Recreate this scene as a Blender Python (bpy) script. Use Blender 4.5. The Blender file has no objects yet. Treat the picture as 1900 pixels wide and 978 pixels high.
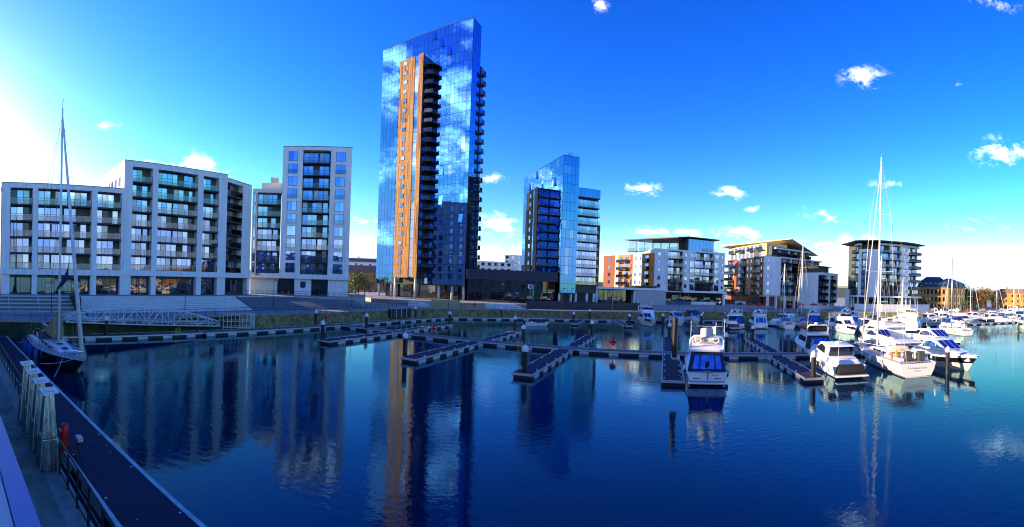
import bpy, bmesh, math, random
from mathutils import Vector, Matrix, Euler
R = math.radians
rnd = random.Random(7)
SC = bpy.context.scene
COL = SC.collection

# ---------------------------------------------------------------- camera
cam_data = bpy.data.cameras.new('camera')
cam_data.type = 'PANO'
cam_data.panorama_type = 'CENTRAL_CYLINDRICAL'
cam_data.central_cylindrical_range_u_min = -950 / 790
cam_data.central_cylindrical_range_u_max = 950 / 790
cam_data.central_cylindrical_range_v_min = -450 / 790
cam_data.central_cylindrical_range_v_max = 528 / 790
cam_data.central_cylindrical_radius = 1.0
cam_data.clip_start = 0.1
cam_data.clip_end = 6000
cam = bpy.data.objects.new('camera', cam_data)
COL.objects.link(cam)
cam.location = (0, 0, 9)
cam.rotation_euler = (Matrix.Rotation(-0.0341, 3, 'Y') @ Matrix.Rotation(R(90), 3, 'X')).to_euler()
SC.camera = cam

# ---------------------------------------------------------------- sky, sun, exposure
SUN_AZ, SUN_EL = R(-84.5), R(14.5)           # azimuth clockwise from +Y (the view axis)
SUN_DIR = Vector((math.sin(SUN_AZ) * math.cos(SUN_EL), math.cos(SUN_AZ) * math.cos(SUN_EL), math.sin(SUN_EL)))
world = bpy.data.worlds.new('World')
SC.world = world
world.use_nodes = True
wn, wl = world.node_tree.nodes, world.node_tree.links
wn.clear()

def wnode(t, **kw):
    n = wn.new(t)
    for k, v in kw.items():
        setattr(n, k, v)
    return n

def wmath(op, a, b=None, c=None, clamp=False):
    n = wnode('ShaderNodeMath', operation=op, use_clamp=clamp)
    for i, v in enumerate((a, b, c)):
        if v is None:
            continue
        if isinstance(v, (int, float)):
            n.inputs[i].default_value = v
        else:
            wl.new(v, n.inputs[i])
    return n.outputs[0]

sky = wnode('ShaderNodeTexSky', sky_type='NISHITA')
sky.sun_disc = False
sky.sun_elevation = SUN_EL
sky.sun_rotation = SUN_AZ
sky.altitude = 0
sky.air_density = 1.1
sky.dust_density = 0.35
sky.ozone_density = 3.5
hs = wnode('ShaderNodeHueSaturation')
hs.inputs['Hue'].default_value = 0.5
hs.inputs['Saturation'].default_value = 1.28
hs.inputs['Value'].default_value = 1.0
wl.new(sky.outputs[0], hs.inputs['Color'])
tc = wnode('ShaderNodeTexCoord')
sep = wnode('ShaderNodeSeparateXYZ')
wl.new(tc.outputs['Generated'], sep.inputs[0])
# puffy noise used by every cloud
mp = wnode('ShaderNodeMapping')
mp.inputs['Scale'].default_value = (1, 1, 1.9)
wl.new(tc.outputs['Generated'], mp.inputs[0])
nz = wnode('ShaderNodeTexNoise')
nz.inputs['Scale'].default_value = 15.0
nz.inputs['Detail'].default_value = 9.0
nz.inputs['Roughness'].default_value = 0.68
nz.inputs['Distortion'].default_value = 0.35
wl.new(mp.outputs[0], nz.inputs['Vector'])
puff = nz.outputs[0]
# the larger field that decides where a fair-weather cloud sits
nz2 = wnode('ShaderNodeTexNoise')
nz2.inputs['Scale'].default_value = 3.1
nz2.inputs['Detail'].default_value = 2.0
mp2 = wnode('ShaderNodeMapping')
mp2.inputs['Location'].default_value = (4.3, 1.7, 0.4)
mp2.inputs['Scale'].default_value = (1, 1, 2.2)
wl.new(tc.outputs['Generated'], mp2.inputs[0])
wl.new(mp2.outputs[0], nz2.inputs['Vector'])

def cloud_dir(px, py):
    th, v = (px - 950) / 790, (528 - py) / 790
    d = Vector((math.sin(th), math.cos(th), v))
    d.rotate(Matrix.Rotation(-0.0341, 3, 'Y'))
    return d.normalized()

def az_dir(az, el):
    return Vector((math.sin(R(az)) * math.cos(R(el)), math.cos(R(az)) * math.cos(R(el)), math.sin(R(el))))

# single cumulus clouds: direction, half width, half height (radians), strength
CLOUDS = [(cloud_dir(1605, 146), .052, .024, .56), (cloud_dir(1772, 162), .026, .012, 0.34), (cloud_dir(1862, 283), .07, .036, .62),
          (cloud_dir(1646, 340), .042, .011, 0.46), (cloud_dir(1192, 351), .05, .017, 0.61), (cloud_dir(1350, 358), .045, .018, 0.61),
          (cloud_dir(1396, 386), .025, .010, 0.42), (cloud_dir(1520, 398), .075, .02, .58), (cloud_dir(1240, 428), .10, .015, .45),
          (cloud_dir(1370, 436), .06, .02, 0.53), (cloud_dir(1113, 8), .022, .014, 0.46), (cloud_dir(1850, 4), .05, .02, 0.38),
          (cloud_dir(915, 330), .035, .012, 0.38), (cloud_dir(925, 418), .06, .03, 0.61), (cloud_dir(680, 410), .04, .012, 0.46),
          (cloud_dir(930, 470), .09, .025, 0.58), (cloud_dir(468, 315), .025, .009, 0.38), (cloud_dir(185, 229), .045, .014, 0.34),
          (cloud_dir(1820, 415), .09, .02, 0.38), (cloud_dir(1600, 455), .14, .025, 0.53), (cloud_dir(1780, 480), .12, .022, 0.46),
          (cloud_dir(665, 455), .05, .02, 0.46),
          # the banks behind the viewer that the glass towers mirror
          (az_dir(-124, 17), .15, .06, 1.25), (az_dir(-116, 27.5), .06, .03, 1.2), (az_dir(-115, 6), .10, .03, 1.1), (az_dir(-128, 22), .10, .04, 1.2),
          (az_dir(-121, 24), .20, .07, 1.0), (az_dir(-134, 31), .14, .06, 1.0), (az_dir(-112, 14), .12, .05, 1.0), (az_dir(-132, 12), .16, .05, 1.0),
          (az_dir(-45, 13), .10, .05, .9), (az_dir(-42, 6), .12, .03, .9), (az_dir(-150, 22), .2, .07, 1.0), (az_dir(160, 25), .22, .07, 1.0),
          (az_dir(120, 22), .2, .06, 1.0), (az_dir(95, 12), .14, .04, .9), (az_dir(-170, 10), .2, .04, .9)]
total = None
for d, hw, hh, st in CLOUDS:
    right = Vector((d.y, -d.x, 0)).normalized()
    up = right.cross(d).normalized()
    mpc = wnode('ShaderNodeMapping', vector_type='TEXTURE')
    mpc.inputs['Location'].default_value = d
    mpc.inputs['Rotation'].default_value = Matrix((right, d, up)).transposed().to_euler()
    mpc.inputs['Scale'].default_value = (hw * 1.3, .5, hh * 1.3)
    wl.new(tc.outputs['Generated'], mpc.inputs[0])
    gr = wnode('ShaderNodeTexGradient', gradient_type='SPHERICAL')
    wl.new(mpc.outputs[0], gr.inputs[0])
    e = wmath('MULTIPLY', gr.outputs['Fac'], st)
    total = e if total is None else wmath('MAXIMUM', total, e)
body = total
total = wmath('MULTIPLY_ADD', wmath('SUBTRACT', puff, 0.5), 2.9, body)
total = wmath('MULTIPLY', wmath('MULTIPLY', wmath('SUBTRACT', total, 0.22), 0.95, clamp=True), wmath('MULTIPLY', body, 1.8, clamp=True))
cshade = wnode('ShaderNodeMixRGB')
cshade.inputs['Color1'].default_value = (5.0, 6.0, 8.0, 1)
cshade.inputs['Color2'].default_value = (17.0, 17.0, 17.4, 1)
wl.new(wmath('MULTIPLY', wmath('SUBTRACT', puff, 0.38), 5.0, clamp=True), cshade.inputs['Fac'])
cmix = wnode('ShaderNodeMixRGB')
wl.new(wmath('MULTIPLY', total, 0.9, clamp=True), cmix.inputs['Fac'])
# the camera's rendering of the sky: a cooler balance, highlights held at white, more contrast from zenith to horizon
tint = wnode('ShaderNodeMixRGB', blend_type='MULTIPLY')
tint.inputs['Fac'].default_value = 1.0
tint.inputs['Color2'].default_value = (1.05, 0.875, 1.07, 1)
pre = wnode('ShaderNodeVectorMath', operation='SCALE')
pre.inputs['Scale'].default_value = 0.4
cap = wnode('ShaderNodeVectorMath', operation='MINIMUM')
cap.inputs[1].default_value = (1.08, 1.28, 1.42)
gm = wnode('ShaderNodeGamma')
gm.inputs['Gamma'].default_value = 1.6
post = wnode('ShaderNodeVectorMath', operation='SCALE')
post.inputs['Scale'].default_value = 2.5
wl.new(hs.outputs[0], tint.inputs['Color1'])
wl.new(tint.outputs[0], pre.inputs[0])
wl.new(pre.outputs[0], cap.inputs[0])
wl.new(cap.outputs[0], gm.inputs['Color'])
wl.new(gm.outputs[0], post.inputs[0])
wl.new(post.outputs[0], cmix.inputs['Color1'])
wl.new(cshade.outputs[0], cmix.inputs['Color2'])
bg = wnode('ShaderNodeBackground')
bg.inputs['Strength'].default_value = 0.15
wl.new(cmix.outputs[0], bg.inputs['Color'])
wo = wnode('ShaderNodeOutputWorld')
wl.new(bg.outputs[0], wo.inputs['Surface'])
world.cycles.sample_map_resolution = 1024 if hasattr(world, 'cycles') else 0

sun_data = bpy.data.lights.new('sun', 'SUN')
sun_data.energy = 4.8
sun_data.angle = R(0.5)
sun_data.color = (1.0, 0.74, 0.45)
sun = bpy.data.objects.new('sun', sun_data)
COL.objects.link(sun)
sun.rotation_euler = SUN_DIR.to_track_quat('Z', 'Y').to_euler()
sun.location = (-100, 0, 80)
vs_ = SC.view_settings
vs_.view_transform = 'Standard'
vs_.look = 'None'
vs_.exposure = 1.35
vs_.gamma = 1.0
vs_.use_curve_mapping = False
if hasattr(SC, 'cycles'):
    SC.cycles.max_bounces = 6
    SC.cycles.diffuse_bounces = 2
    SC.cycles.glossy_bounces = 4
    SC.cycles.transmission_bounces = 2
    SC.cycles.transparent_max_bounces = 8
    SC.cycles.caustics_reflective = False
    SC.cycles.caustics_refractive = False
    SC.cycles.use_adaptive_sampling = True
    SC.cycles.filter_width = 1.1
    SC.cycles.adaptive_threshold = 0.02

# ---------------------------------------------------------------- materials
MATS = {}

def mat(name, col, rough=0.6, metal=0.0, spec=0.5, var=0.12, scale=1.5, bump=0.0, bscale=20.0, col2=None, stretch=(1, 1, 1), coat=0.0, alpha=None, ior=None, world_space=False, rvar=0.0):
    m = bpy.data.materials.new(name)
    m.use_nodes = True
    nt = m.node_tree
    b = nt.nodes['Principled BSDF']
    b.inputs['Roughness'].default_value = rough
    b.inputs['Metallic'].default_value = metal
    b.inputs['Specular IOR Level'].default_value = spec
    if ior:
        b.inputs['IOR'].default_value = ior
    if coat:
        b.inputs['Coat Weight'].default_value = coat
    if alpha is not None:
        b.inputs['Alpha'].default_value = alpha
    c2 = col2 or tuple(max(0, c * (1 - var)) for c in col)
    tcn = nt.nodes.new('ShaderNodeTexCoord')
    geo = nt.nodes.new('ShaderNodeNewGeometry')
    mpn = nt.nodes.new('ShaderNodeMapping')
    mpn.inputs['Scale'].default_value = stretch
    nt.links.new(geo.outputs['Position'], mpn.inputs[0])
    n1 = nt.nodes.new('ShaderNodeTexNoise')
    n1.inputs['Scale'].default_value = scale
    n1.inputs['Detail'].default_value = 6
    n1.inputs['Roughness'].default_value = 0.62
    nt.links.new(mpn.outputs[0], n1.inputs['Vector'])
    rp = nt.nodes.new('ShaderNodeValToRGB')
    rp.color_ramp.elements[0].position = 0.34
    rp.color_ramp.elements[1].position = 0.66
    rp.color_ramp.elements[0].color = (*c2, 1)
    rp.color_ramp.elements[1].color = (*col, 1)
    nt.links.new(n1.outputs[0], rp.inputs[0])
    nt.links.new(rp.outputs[0], b.inputs['Base Color'])
    if rvar:
        mr = nt.nodes.new('ShaderNodeMapRange')
        mr.inputs['To Min'].default_value = max(0, rough - rvar)
        mr.inputs['To Max'].default_value = rough + rvar
        nt.links.new(n1.outputs[0], mr.inputs[0])
        nt.links.new(mr.outputs[0], b.inputs['Roughness'])
    if bump:
        n2 = nt.nodes.new('ShaderNodeTexNoise')
        n2.inputs['Scale'].default_value = bscale
        n2.inputs['Detail'].default_value = 4
        nt.links.new(mpn.outputs[0], n2.inputs['Vector'])
        bp = nt.nodes.new('ShaderNodeBump')
        bp.inputs['Strength'].default_value = bump
        bp.inputs['Distance'].default_value = 0.05
        nt.links.new(n2.outputs[0], bp.inputs['Height'])
        nt.links.new(bp.outputs[0], b.inputs['Normal'])
    MATS[name] = m
    return m

def glassy(name, tint, refl=0.5, rough=0.02, through=0.0, jitter=0.0, metal=1.0, tint2=None, under=None):
    """coated glazing: a tinted mirror over a dark room, optionally partly see-through; each pane keeps its own tint"""
    m = bpy.data.materials.new(name)
    m.use_nodes = True
    nt = m.node_tree
    nt.nodes.clear()
    out = nt.nodes.new('ShaderNodeOutputMaterial')
    oi = nt.nodes.new('ShaderNodeObjectInfo')
    geo = nt.nodes.new('ShaderNodeNewGeometry')
    rp = nt.nodes.new('ShaderNodeMixRGB')
    t2 = tint2 or tuple(c * 0.72 for c in tint)
    rp.inputs['Color1'].default_value = (*t2, 1)
    rp.inputs['Color2'].default_value = (*tint, 1)
    add = nt.nodes.new('ShaderNodeMath')
    add.operation = 'ADD'
    nt.links.new(oi.outputs['Random'], add.inputs[0])
    nt.links.new(geo.outputs['Random Per Island'], add.inputs[1])
    fr = nt.nodes.new('ShaderNodeMath')
    fr.operation = 'FRACT'
    nt.links.new(add.outputs[0], fr.inputs[0])
    nt.links.new(fr.outputs[0], rp.inputs['Fac'])
    gl = nt.nodes.new('ShaderNodeBsdfGlossy')
    gl.inputs['Roughness'].default_value = rough
    nt.links.new(rp.outputs[0], gl.inputs['Color'])
    dk = nt.nodes.new('ShaderNodeBsdfDiffuse')
    dk.inputs['Color'].default_value = (*(under or (0.012, 0.016, 0.02)), 1)
    under = dk
    if through:
        tr = nt.nodes.new('ShaderNodeBsdfTransparent')
        tr.inputs['Color'].default_value = (0.93, 0.95, 0.95, 1)
        mx0 = nt.nodes.new('ShaderNodeMixShader')
        mx0.inputs[0].default_value = through
        nt.links.new(dk.outputs[0], mx0.inputs[1])
        nt.links.new(tr.outputs[0], mx0.inputs[2])
        under = mx0
    lw = nt.nodes.new('ShaderNodeLayerWeight')
    lw.inputs['Blend'].default_value = 0.35
    mr = nt.nodes.new('ShaderNodeMapRange')
    mr.inputs['To Min'].default_value = refl
    mr.inputs['To Max'].default_value = 1.0
    nt.links.new(lw.outputs['Fresnel'], mr.inputs[0])
    mx = nt.nodes.new('ShaderNodeMixShader')
    nt.links.new(mr.outputs[0], mx.inputs[0])
    nt.links.new(under.outputs[0], mx.inputs[1])
    nt.links.new(gl.outputs[0], mx.inputs[2])
    if jitter:
        nn = nt.nodes.new('ShaderNodeTexNoise')
        nn.inputs['Scale'].default_value = 0.45
        nt.links.new(geo.outputs['Position'], nn.inputs['Vector'])
        bp = nt.nodes.new('ShaderNodeBump')
        bp.inputs['Strength'].default_value = jitter
        bp.inputs['Distance'].default_value = 0.05
        nt.links.new(nn.outputs[0], bp.inputs['Height'])
        nt.links.new(bp.outputs[0], gl.inputs['Normal'])
    nt.links.new(mx.outputs[0], out.inputs['Surface'])
    MATS[name] = m
    return m

mat('render_white', (0.80, 0.80, 0.80), 0.75, var=0.16, scale=0.8, stretch=(1.4, 1.4, .16), bump=0.12, bscale=9)
mat('render_cream', (0.70, 0.66, 0.58), 0.75, var=0.1, scale=0.4)
mat('render_grey', (0.40, 0.40, 0.40), 0.7, var=0.15, scale=0.6)
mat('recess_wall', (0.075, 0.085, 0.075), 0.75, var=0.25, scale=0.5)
mat('slab_dark', (0.035, 0.037, 0.042), 0.6, var=0.3, scale=1.0)
mat('frame_dark', (0.02, 0.021, 0.025), 0.45, var=0.2)
mat('roof_felt', (0.10, 0.10, 0.11), 0.9, var=0.3)
mat('brick_red', (0.24, 0.065, 0.035), 0.8, var=0.3, scale=5)
mat('clad_orange', (0.62, 0.22, 0.03), 0.65, var=0.2, scale=1)
mat('clad_rust', (0.36, 0.085, 0.02), 0.65, var=0.25, scale=1)
mat('clad_brown', (0.075, 0.045, 0.04), 0.6, var=0.3, scale=2, stretch=(4, 4, .4))
mat('timber', (0.78, 0.36, 0.09), 0.6, col2=(0.26, 0.09, 0.02), scale=1.2, stretch=(1.6, 1.6, .09), var=.5)
mat('timber_dark', (0.10, 0.035, 0.012), 0.7, var=0.3)
mat('brick_yellow', (0.42, 0.24, 0.075), 0.8, var=0.25, scale=4)
mat('brick_orange', (0.48, 0.20, 0.04), 0.8, var=0.25, scale=4)
mat('roof_blue', (0.035, 0.06, 0.12), 0.5, var=0.25, scale=2)
mat('roof_clay', (0.30, 0.17, 0.10), 0.8, var=0.3, scale=2)
mat('stone_quay', (0.34, 0.29, 0.13), 0.9, col2=(0.055, 0.075, 0.03), scale=1.3, bump=0.7, bscale=6)
mat('stone_coping', (0.36, 0.34, 0.28), 0.85, var=0.35, scale=2.5, bump=0.3, bscale=15)
mat('algae_wall', (0.035, 0.065, 0.02), 0.9, col2=(0.012, 0.022, 0.012), scale=0.9, bump=0.6, bscale=7)
mat('paving', (0.34, 0.34, 0.34), 0.85, var=0.25, scale=0.8, bump=0.2, bscale=12)
mat('paving_light', (0.60, 0.61, 0.62), 0.8, var=0.2, scale=1.5, bump=0.15, bscale=14)
mat('granite_setts', (0.20, 0.22, 0.23), 0.85, col2=(0.09, 0.11, 0.12), scale=2.6, bump=0.8, bscale=5)
mat('concrete_old', (0.30, 0.29, 0.23), 0.9, col2=(0.11, 0.13, 0.085), scale=1.1, bump=0.6, bscale=18)
mat('brick_paving', (0.085, 0.065, 0.05), 0.85, var=0.4, scale=4, bump=0.5, bscale=12)
mat('deck_rubber', (0.007, 0.010, 0.045), 0.85, var=0.3, scale=0.7, bump=0.2, bscale=40)
mat('deck_grey', (0.11, 0.115, 0.13), 0.75, var=0.3, scale=1.2, stretch=(1, 1, 1), bump=0.25, bscale=25)
mat('alu_edge', (0.55, 0.55, 0.55), 0.45, metal=0.4, var=0.3, scale=3)
mat('float_white', (0.62, 0.63, 0.62), 0.7, col2=(0.40, 0.42, 0.40), scale=2.5)
mat('rubber_black', (0.008, 0.008, 0.009), 0.6, var=0.3)
mat('pile_black', (0.012, 0.012, 0.014), 0.5, var=0.4, scale=2)
mat('cap_white', (0.80, 0.80, 0.80), 0.4, var=0.08)
mat('gel_white', (0.82, 0.82, 0.81), 0.22, var=0.06, scale=0.8, coat=0.3)
mat('gel_cream', (0.74, 0.70, 0.60), 0.28, var=0.08, scale=0.8, coat=0.2)
mat('gel_black', (0.008, 0.009, 0.012), 0.15, var=0.2, coat=0.4)
mat('gel_navy', (0.012, 0.018, 0.05), 0.18, var=0.2, coat=0.4)
mat('antifoul', (0.03, 0.03, 0.05), 0.7, var=0.3)
mat('canvas_navy', (0.016, 0.026, 0.10), 0.85, var=0.3, scale=3, bump=.4, bscale=4)
mat('canvas_blue', (0.03, 0.09, 0.36), 0.8, var=0.25, scale=3, bump=.4, bscale=4)
mat('canvas_white', (0.72, 0.72, 0.72), 0.8, var=0.15, scale=3, bump=.4, bscale=4)
mat('canvas_black', (0.012, 0.012, 0.014), 0.8, var=0.3, scale=3, bump=.4, bscale=4)
mat('canvas_tan', (0.33, 0.28, 0.13), 0.85, var=0.3, scale=2, bump=.6, bscale=5)
mat('canvas_grey', (0.06, 0.07, 0.08), 0.85, var=0.3, scale=3)
mat('teak', (0.33, 0.25, 0.16), 0.75, var=0.3, scale=3, stretch=(1, 8, 1))
mat('teak_grey', (0.42, 0.41, 0.40), 0.8, var=0.25, scale=3, stretch=(1, 8, 1))
mat('chrome', (0.75, 0.76, 0.78), 0.18, metal=1.0, var=0.05)
mat('steel_sheen_streaks', (0.55, 0.58, 0.62), 0.22, metal=1.0, col2=(0.10, 0.11, 0.13), scale=2.2, stretch=(5, 5, .35), rvar=.10, bump=.25, bscale=9)  # bright and dark vertical reflection streaks are put into the colour
mat('mast_alu', (0.62, 0.64, 0.66), 0.35, metal=0.65, var=0.08)
mat('mast_white', (0.80, 0.80, 0.79), 0.35, var=0.06)
mat('wire', (0.25, 0.26, 0.28), 0.4, metal=0.6, var=0.1)
mat('iron_black', (0.012, 0.012, 0.014), 0.5, var=0.3)
mat('steel_white', (0.70, 0.72, 0.74), 0.4, var=0.12, scale=2)
mat('column_white', (0.72, 0.72, 0.72), 0.5, var=0.1)
mat('red_plastic', (0.62, 0.022, 0.010), 0.4, var=0.15)
mat('red_canvas', (0.50, 0.03, 0.02), 0.8, var=0.2, scale=3)
mat('orange_plastic', (0.75, 0.20, 0.01), 0.5, var=0.15)
mat('yellow_paint', (0.72, 0.52, 0.04), 0.5, var=0.2, scale=3)
mat('hoarding_navy', (0.010, 0.014, 0.045), 0.5, var=0.3, scale=.5)
mat('teal_panel', (0.05, 0.13, 0.18), 0.5, var=0.2)
mat('shop_light', (0.75, 0.72, 0.66), 0.6, var=0.2)
mat('sand_stone', (0.46, 0.36, 0.19), 0.85, var=0.25, scale=1.5, bump=0.3, bscale=10)
mat('cream_sun_gold', (0.74, 0.58, 0.30), 0.7, var=0.12, scale=.6)  # cream render with the warm sun's gold put into the colour
mat('leaf_green', (0.055, 0.105, 0.022), 0.6, col2=(0.025, 0.06, 0.014), scale=1.5)
mat('leaf_autumn', (0.28, 0.10, 0.02), 0.6, col2=(0.09, 0.08, 0.015), scale=.7)
mat('leaf_yellow', (0.20, 0.16, 0.02), 0.6, col2=(0.07, 0.09, 0.015), scale=.8)
mat('weed_green', (0.07, 0.11, 0.025), 0.7, col2=(0.03, 0.045, 0.014), scale=1.2)
mat('bark', (0.07, 0.05, 0.035), 0.9, var=0.4, scale=6, bump=.6, bscale=12)
mat('car_silver', (0.45, 0.46, 0.48), 0.25, metal=.5, var=0.05, coat=.5)
mat('car_blue', (0.03, 0.06, 0.2), 0.25, var=0.05, coat=.5)
mat('car_white', (0.75, 0.75, 0.75), 0.25, var=0.05, coat=.5)
mat('car_red', (0.35, 0.02, 0.02), 0.25, var=0.05, coat=.5)
mat('flag_navy', (0.010, 0.012, 0.09), 0.8, var=0.2)
mat('flag_red', (0.55, 0.02, 0.02), 0.8, var=0.2)
mat('print_dark', (0.02, 0.02, 0.03), 0.5, var=0.05)
mat('globe_lamp', (0.85, 0.82, 0.74), 0.3, var=0.03)
mat('hill_far', (0.08, 0.11, 0.08), 0.9, var=0.3, scale=.02)
mat('terrace_coping', (0.04, 0.12, 0.42), 0.45, var=0.08, scale=1.0)
mat('terrace_tile', (0.50, 0.50, 0.54), 0.7, var=0.12, scale=1.2, bump=.1, bscale=30)
def specks(name, scale, thr, col):
    # droppings and grit scattered over a walking surface
    t_ = MATS[name].node_tree
    b_ = t_.nodes['Principled BSDF']
    g_ = t_.nodes.new('ShaderNodeNewGeometry')
    v_ = t_.nodes.new('ShaderNodeTexVoronoi')
    v_.inputs['Scale'].default_value = scale
    t_.links.new(g_.outputs['Position'], v_.inputs['Vector'])
    l_ = t_.nodes.new('ShaderNodeMath')
    l_.operation = 'LESS_THAN'
    l_.inputs[1].default_value = thr
    t_.links.new(v_.outputs['Distance'], l_.inputs[0])
    m_ = t_.nodes.new('ShaderNodeMixRGB')
    m_.inputs['Color2'].default_value = (*col, 1)
    t_.links.new(l_.outputs[0], m_.inputs['Fac'])
    t_.links.new(b_.inputs['Base Color'].links[0].from_socket, m_.inputs['Color1'])
    t_.links.new(m_.outputs[0], b_.inputs['Base Color'])
specks('deck_rubber', 1.3, .055, (0.35, 0.36, 0.38))
specks('deck_grey', 1.6, .06, (0.5, 0.5, 0.5))
specks('concrete_old', 3.0, .07, (0.04, 0.05, 0.03))
# every timber batten keeps its own shade
_t = MATS['timber'].node_tree
_g = _t.nodes.new('ShaderNodeNewGeometry')
_r = _t.nodes.new('ShaderNodeValToRGB')
_r.color_ramp.elements[0].color = (0.16, 0.05, 0.012, 1)
_r.color_ramp.elements[1].color = (0.86, 0.47, 0.15, 1)
_e = _r.color_ramp.elements.new(.45)
_e.color = (0.62, 0.25, 0.055, 1)
_t.links.new(_g.outputs['Random Per Island'], _r.inputs[0])
_m = _t.nodes.new('ShaderNodeMixRGB')
_m.inputs['Fac'].default_value = 0.62
_b = _t.nodes['Principled BSDF']
_t.links.new(_b.inputs['Base Color'].links[0].from_socket, _m.inputs['Color1'])
_t.links.new(_r.outputs[0], _m.inputs['Color2'])
_t.links.new(_m.outputs[0], _b.inputs['Base Color'])
glassy('curtain_glass', (0.13, 0.36, 0.80), refl=0.66, rough=0.012, jitter=0.05, tint2=(0.11, 0.32, 0.74))
glassy('curtain_glass_pale', (0.34, 0.50, 0.78), refl=0.62, rough=0.015, jitter=0.05, tint2=(0.27, 0.43, 0.74))
glassy('window_glass', (0.66, 0.76, 1.0), refl=0.62, rough=0.02, tint2=(0.26, 0.40, 0.85))
glassy('window_blind', (0.60, 0.68, 0.85), refl=0.25, rough=0.03, under=(0.42, 0.41, 0.40))
glassy('window_open', (0.30, 0.36, 0.50), refl=0.10, rough=0.05)
glassy('shop_glass', (0.50, 0.54, 0.60), refl=0.20, rough=0.02, through=0.35)
glassy('balcony_glass', (0.52, 0.53, 0.70), refl=0.06, rough=0.03, through=0.94)
glassy('boat_glass', (0.30, 0.36, 0.46), refl=0.25, rough=0.02, tint2=(0.2, 0.26, 0.36))
glassy('boat_glass_blue', (0.20, 0.36, 0.85), refl=0.5, rough=0.03)

# water: a dark body under a rippled mirror
wm = bpy.data.materials.new('water_surface')
wm.use_nodes = True
nt = wm.node_tree
nt.nodes.clear()
w_out = nt.nodes.new('ShaderNodeOutputMaterial')
w_body = nt.nodes.new('ShaderNodeBsdfDiffuse')
w_body.inputs['Color'].default_value = (0.0008, 0.013, 0.045, 1)
w_mir = nt.nodes.new('ShaderNodeBsdfGlossy')
w_mir.inputs['Color'].default_value = (0.56, 0.90, 0.98, 1)       # green harbour water swallows the red of what it mirrors
w_mir.inputs['Roughness'].default_value = 0.012
w_fr = nt.nodes.new('ShaderNodeFresnel')
w_fr.inputs['IOR'].default_value = 1.42
w_mix = nt.nodes.new('ShaderNodeMixShader')
nt.links.new(w_fr.outputs[0], w_mix.inputs[0])
nt.links.new(w_body.outputs[0], w_mix.inputs[1])
nt.links.new(w_mir.outputs[0], w_mix.inputs[2])
nt.links.new(w_mix.outputs[0], w_out.inputs['Surface'])
geo = nt.nodes.new('ShaderNodeNewGeometry')
def wav(scale, stretch, detail):
    mpn = nt.nodes.new('ShaderNodeMapping')
    mpn.inputs['Rotation'].default_value = (0, 0, R(-22))
    mpn.inputs['Scale'].default_value = stretch
    nt.links.new(geo.outputs['Position'], mpn.inputs[0])
    n = nt.nodes.new('ShaderNodeTexNoise')
    n.inputs['Scale'].default_value = scale
    n.inputs['Detail'].default_value = detail
    nt.links.new(mpn.outputs[0], n.inputs['Vector'])
    return n.outputs[0]
w1 = wav(1.5, (1, 1.7, 1), 3)
w2 = wav(0.10, (1, 1, 1), 2)
w3 = wav(5.0, (1, 1.5, 1), 2)
def wm_(op, a, b_):
    n = nt.nodes.new('ShaderNodeMath')
    n.operation = op
    for i, v in enumerate((a, b_)):
        if isinstance(v, (int, float)):
            n.inputs[i].default_value = v
        else:
            nt.links.new(v, n.inputs[i])
    return n.outputs[0]
mr = nt.nodes.new('ShaderNodeMapRange')
mr.inputs['From Min'].default_value = 0.40
mr.inputs['From Max'].default_value = 0.66
mr.inputs['To Min'].default_value = 0.35
mr.inputs['To Max'].default_value = 1.25
nt.links.new(w2, mr.inputs[0])
hgt = wm_('MULTIPLY', wm_('ADD', w1, wm_('MULTIPLY', w3, 0.22)), mr.outputs[0])
bp = nt.nodes.new('ShaderNodeBump')
bp.inputs['Strength'].default_value = 0.5
bp.inputs['Distance'].default_value = 0.028
nt.links.new(hgt, bp.inputs['Height'])
nt.links.new(bp.outputs[0], w_mir.inputs['Normal'])
nt.links.new(bp.outputs[0], w_fr.inputs['Normal'])
MATS['water'] = wm

# ---------------------------------------------------------------- helpers
CUBES = {}

def link(o, parent=None):
    COL.objects.link(o)
    if parent is not None:
        o.parent = parent
    return o

def cube_mesh(m):
    if m not in CUBES:
        me = bpy.data.meshes.new('box_' + m)
        v = [(x, y, z) for x in (-.5, .5) for y in (-.5, .5) for z in (-.5, .5)]
        f = [(0, 1, 3, 2), (4, 6, 7, 5), (0, 4, 5, 1), (2, 3, 7, 6), (0, 2, 6, 4), (1, 5, 7, 3)]
        me.from_pydata(v, [], f)
        me.materials.append(MATS[m])
        CUBES[m] = me
    return CUBES[m]

def box(name, parent, m, x0, x1, y0, y1, z0, z1, rot=None):
    o = bpy.data.objects.new(name, cube_mesh(m))
    o.location = ((x0 + x1) / 2, (y0 + y1) / 2, (z0 + z1) / 2)
    o.scale = (abs(x1 - x0), abs(y1 - y0), abs(z1 - z0))
    if rot:
        o.rotation_euler = rot
    return link(o, parent)

def mesh(name, parent, m, verts, faces, smooth=False, bevel=0, mats=None):
    me = bpy.data.meshes.new(name)
    if bevel:
        bm = bmesh.new()
        bv = [bm.verts.new(v) for v in verts]
        for f in faces:
            try:
                bm.faces.new([bv[i] for i in f])
            except ValueError:
                pass
        bmesh.ops.recalc_face_normals(bm, faces=bm.faces)
        eds = [e for e in bm.edges if len(e.link_faces) == 2 and e.calc_face_angle(0) > 0.35]
        bmesh.ops.bevel(bm, geom=eds, offset=bevel, segments=2, affect='EDGES', profile=0.6, clamp_overlap=True)
        bm.to_mesh(me)
        bm.free()
    else:
        me.from_pydata(verts, [], faces)
    me.materials.append(MATS[m])
    if smooth:
        me.shade_smooth() if hasattr(me, 'shade_smooth') else None
        if bevel:
            me.set_sharp_from_angle(angle=R(35)) if hasattr(me, 'set_sharp_from_angle') else None
    me.update()
    o = bpy.data.objects.new(name, me)
    return link(o, parent)

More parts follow.
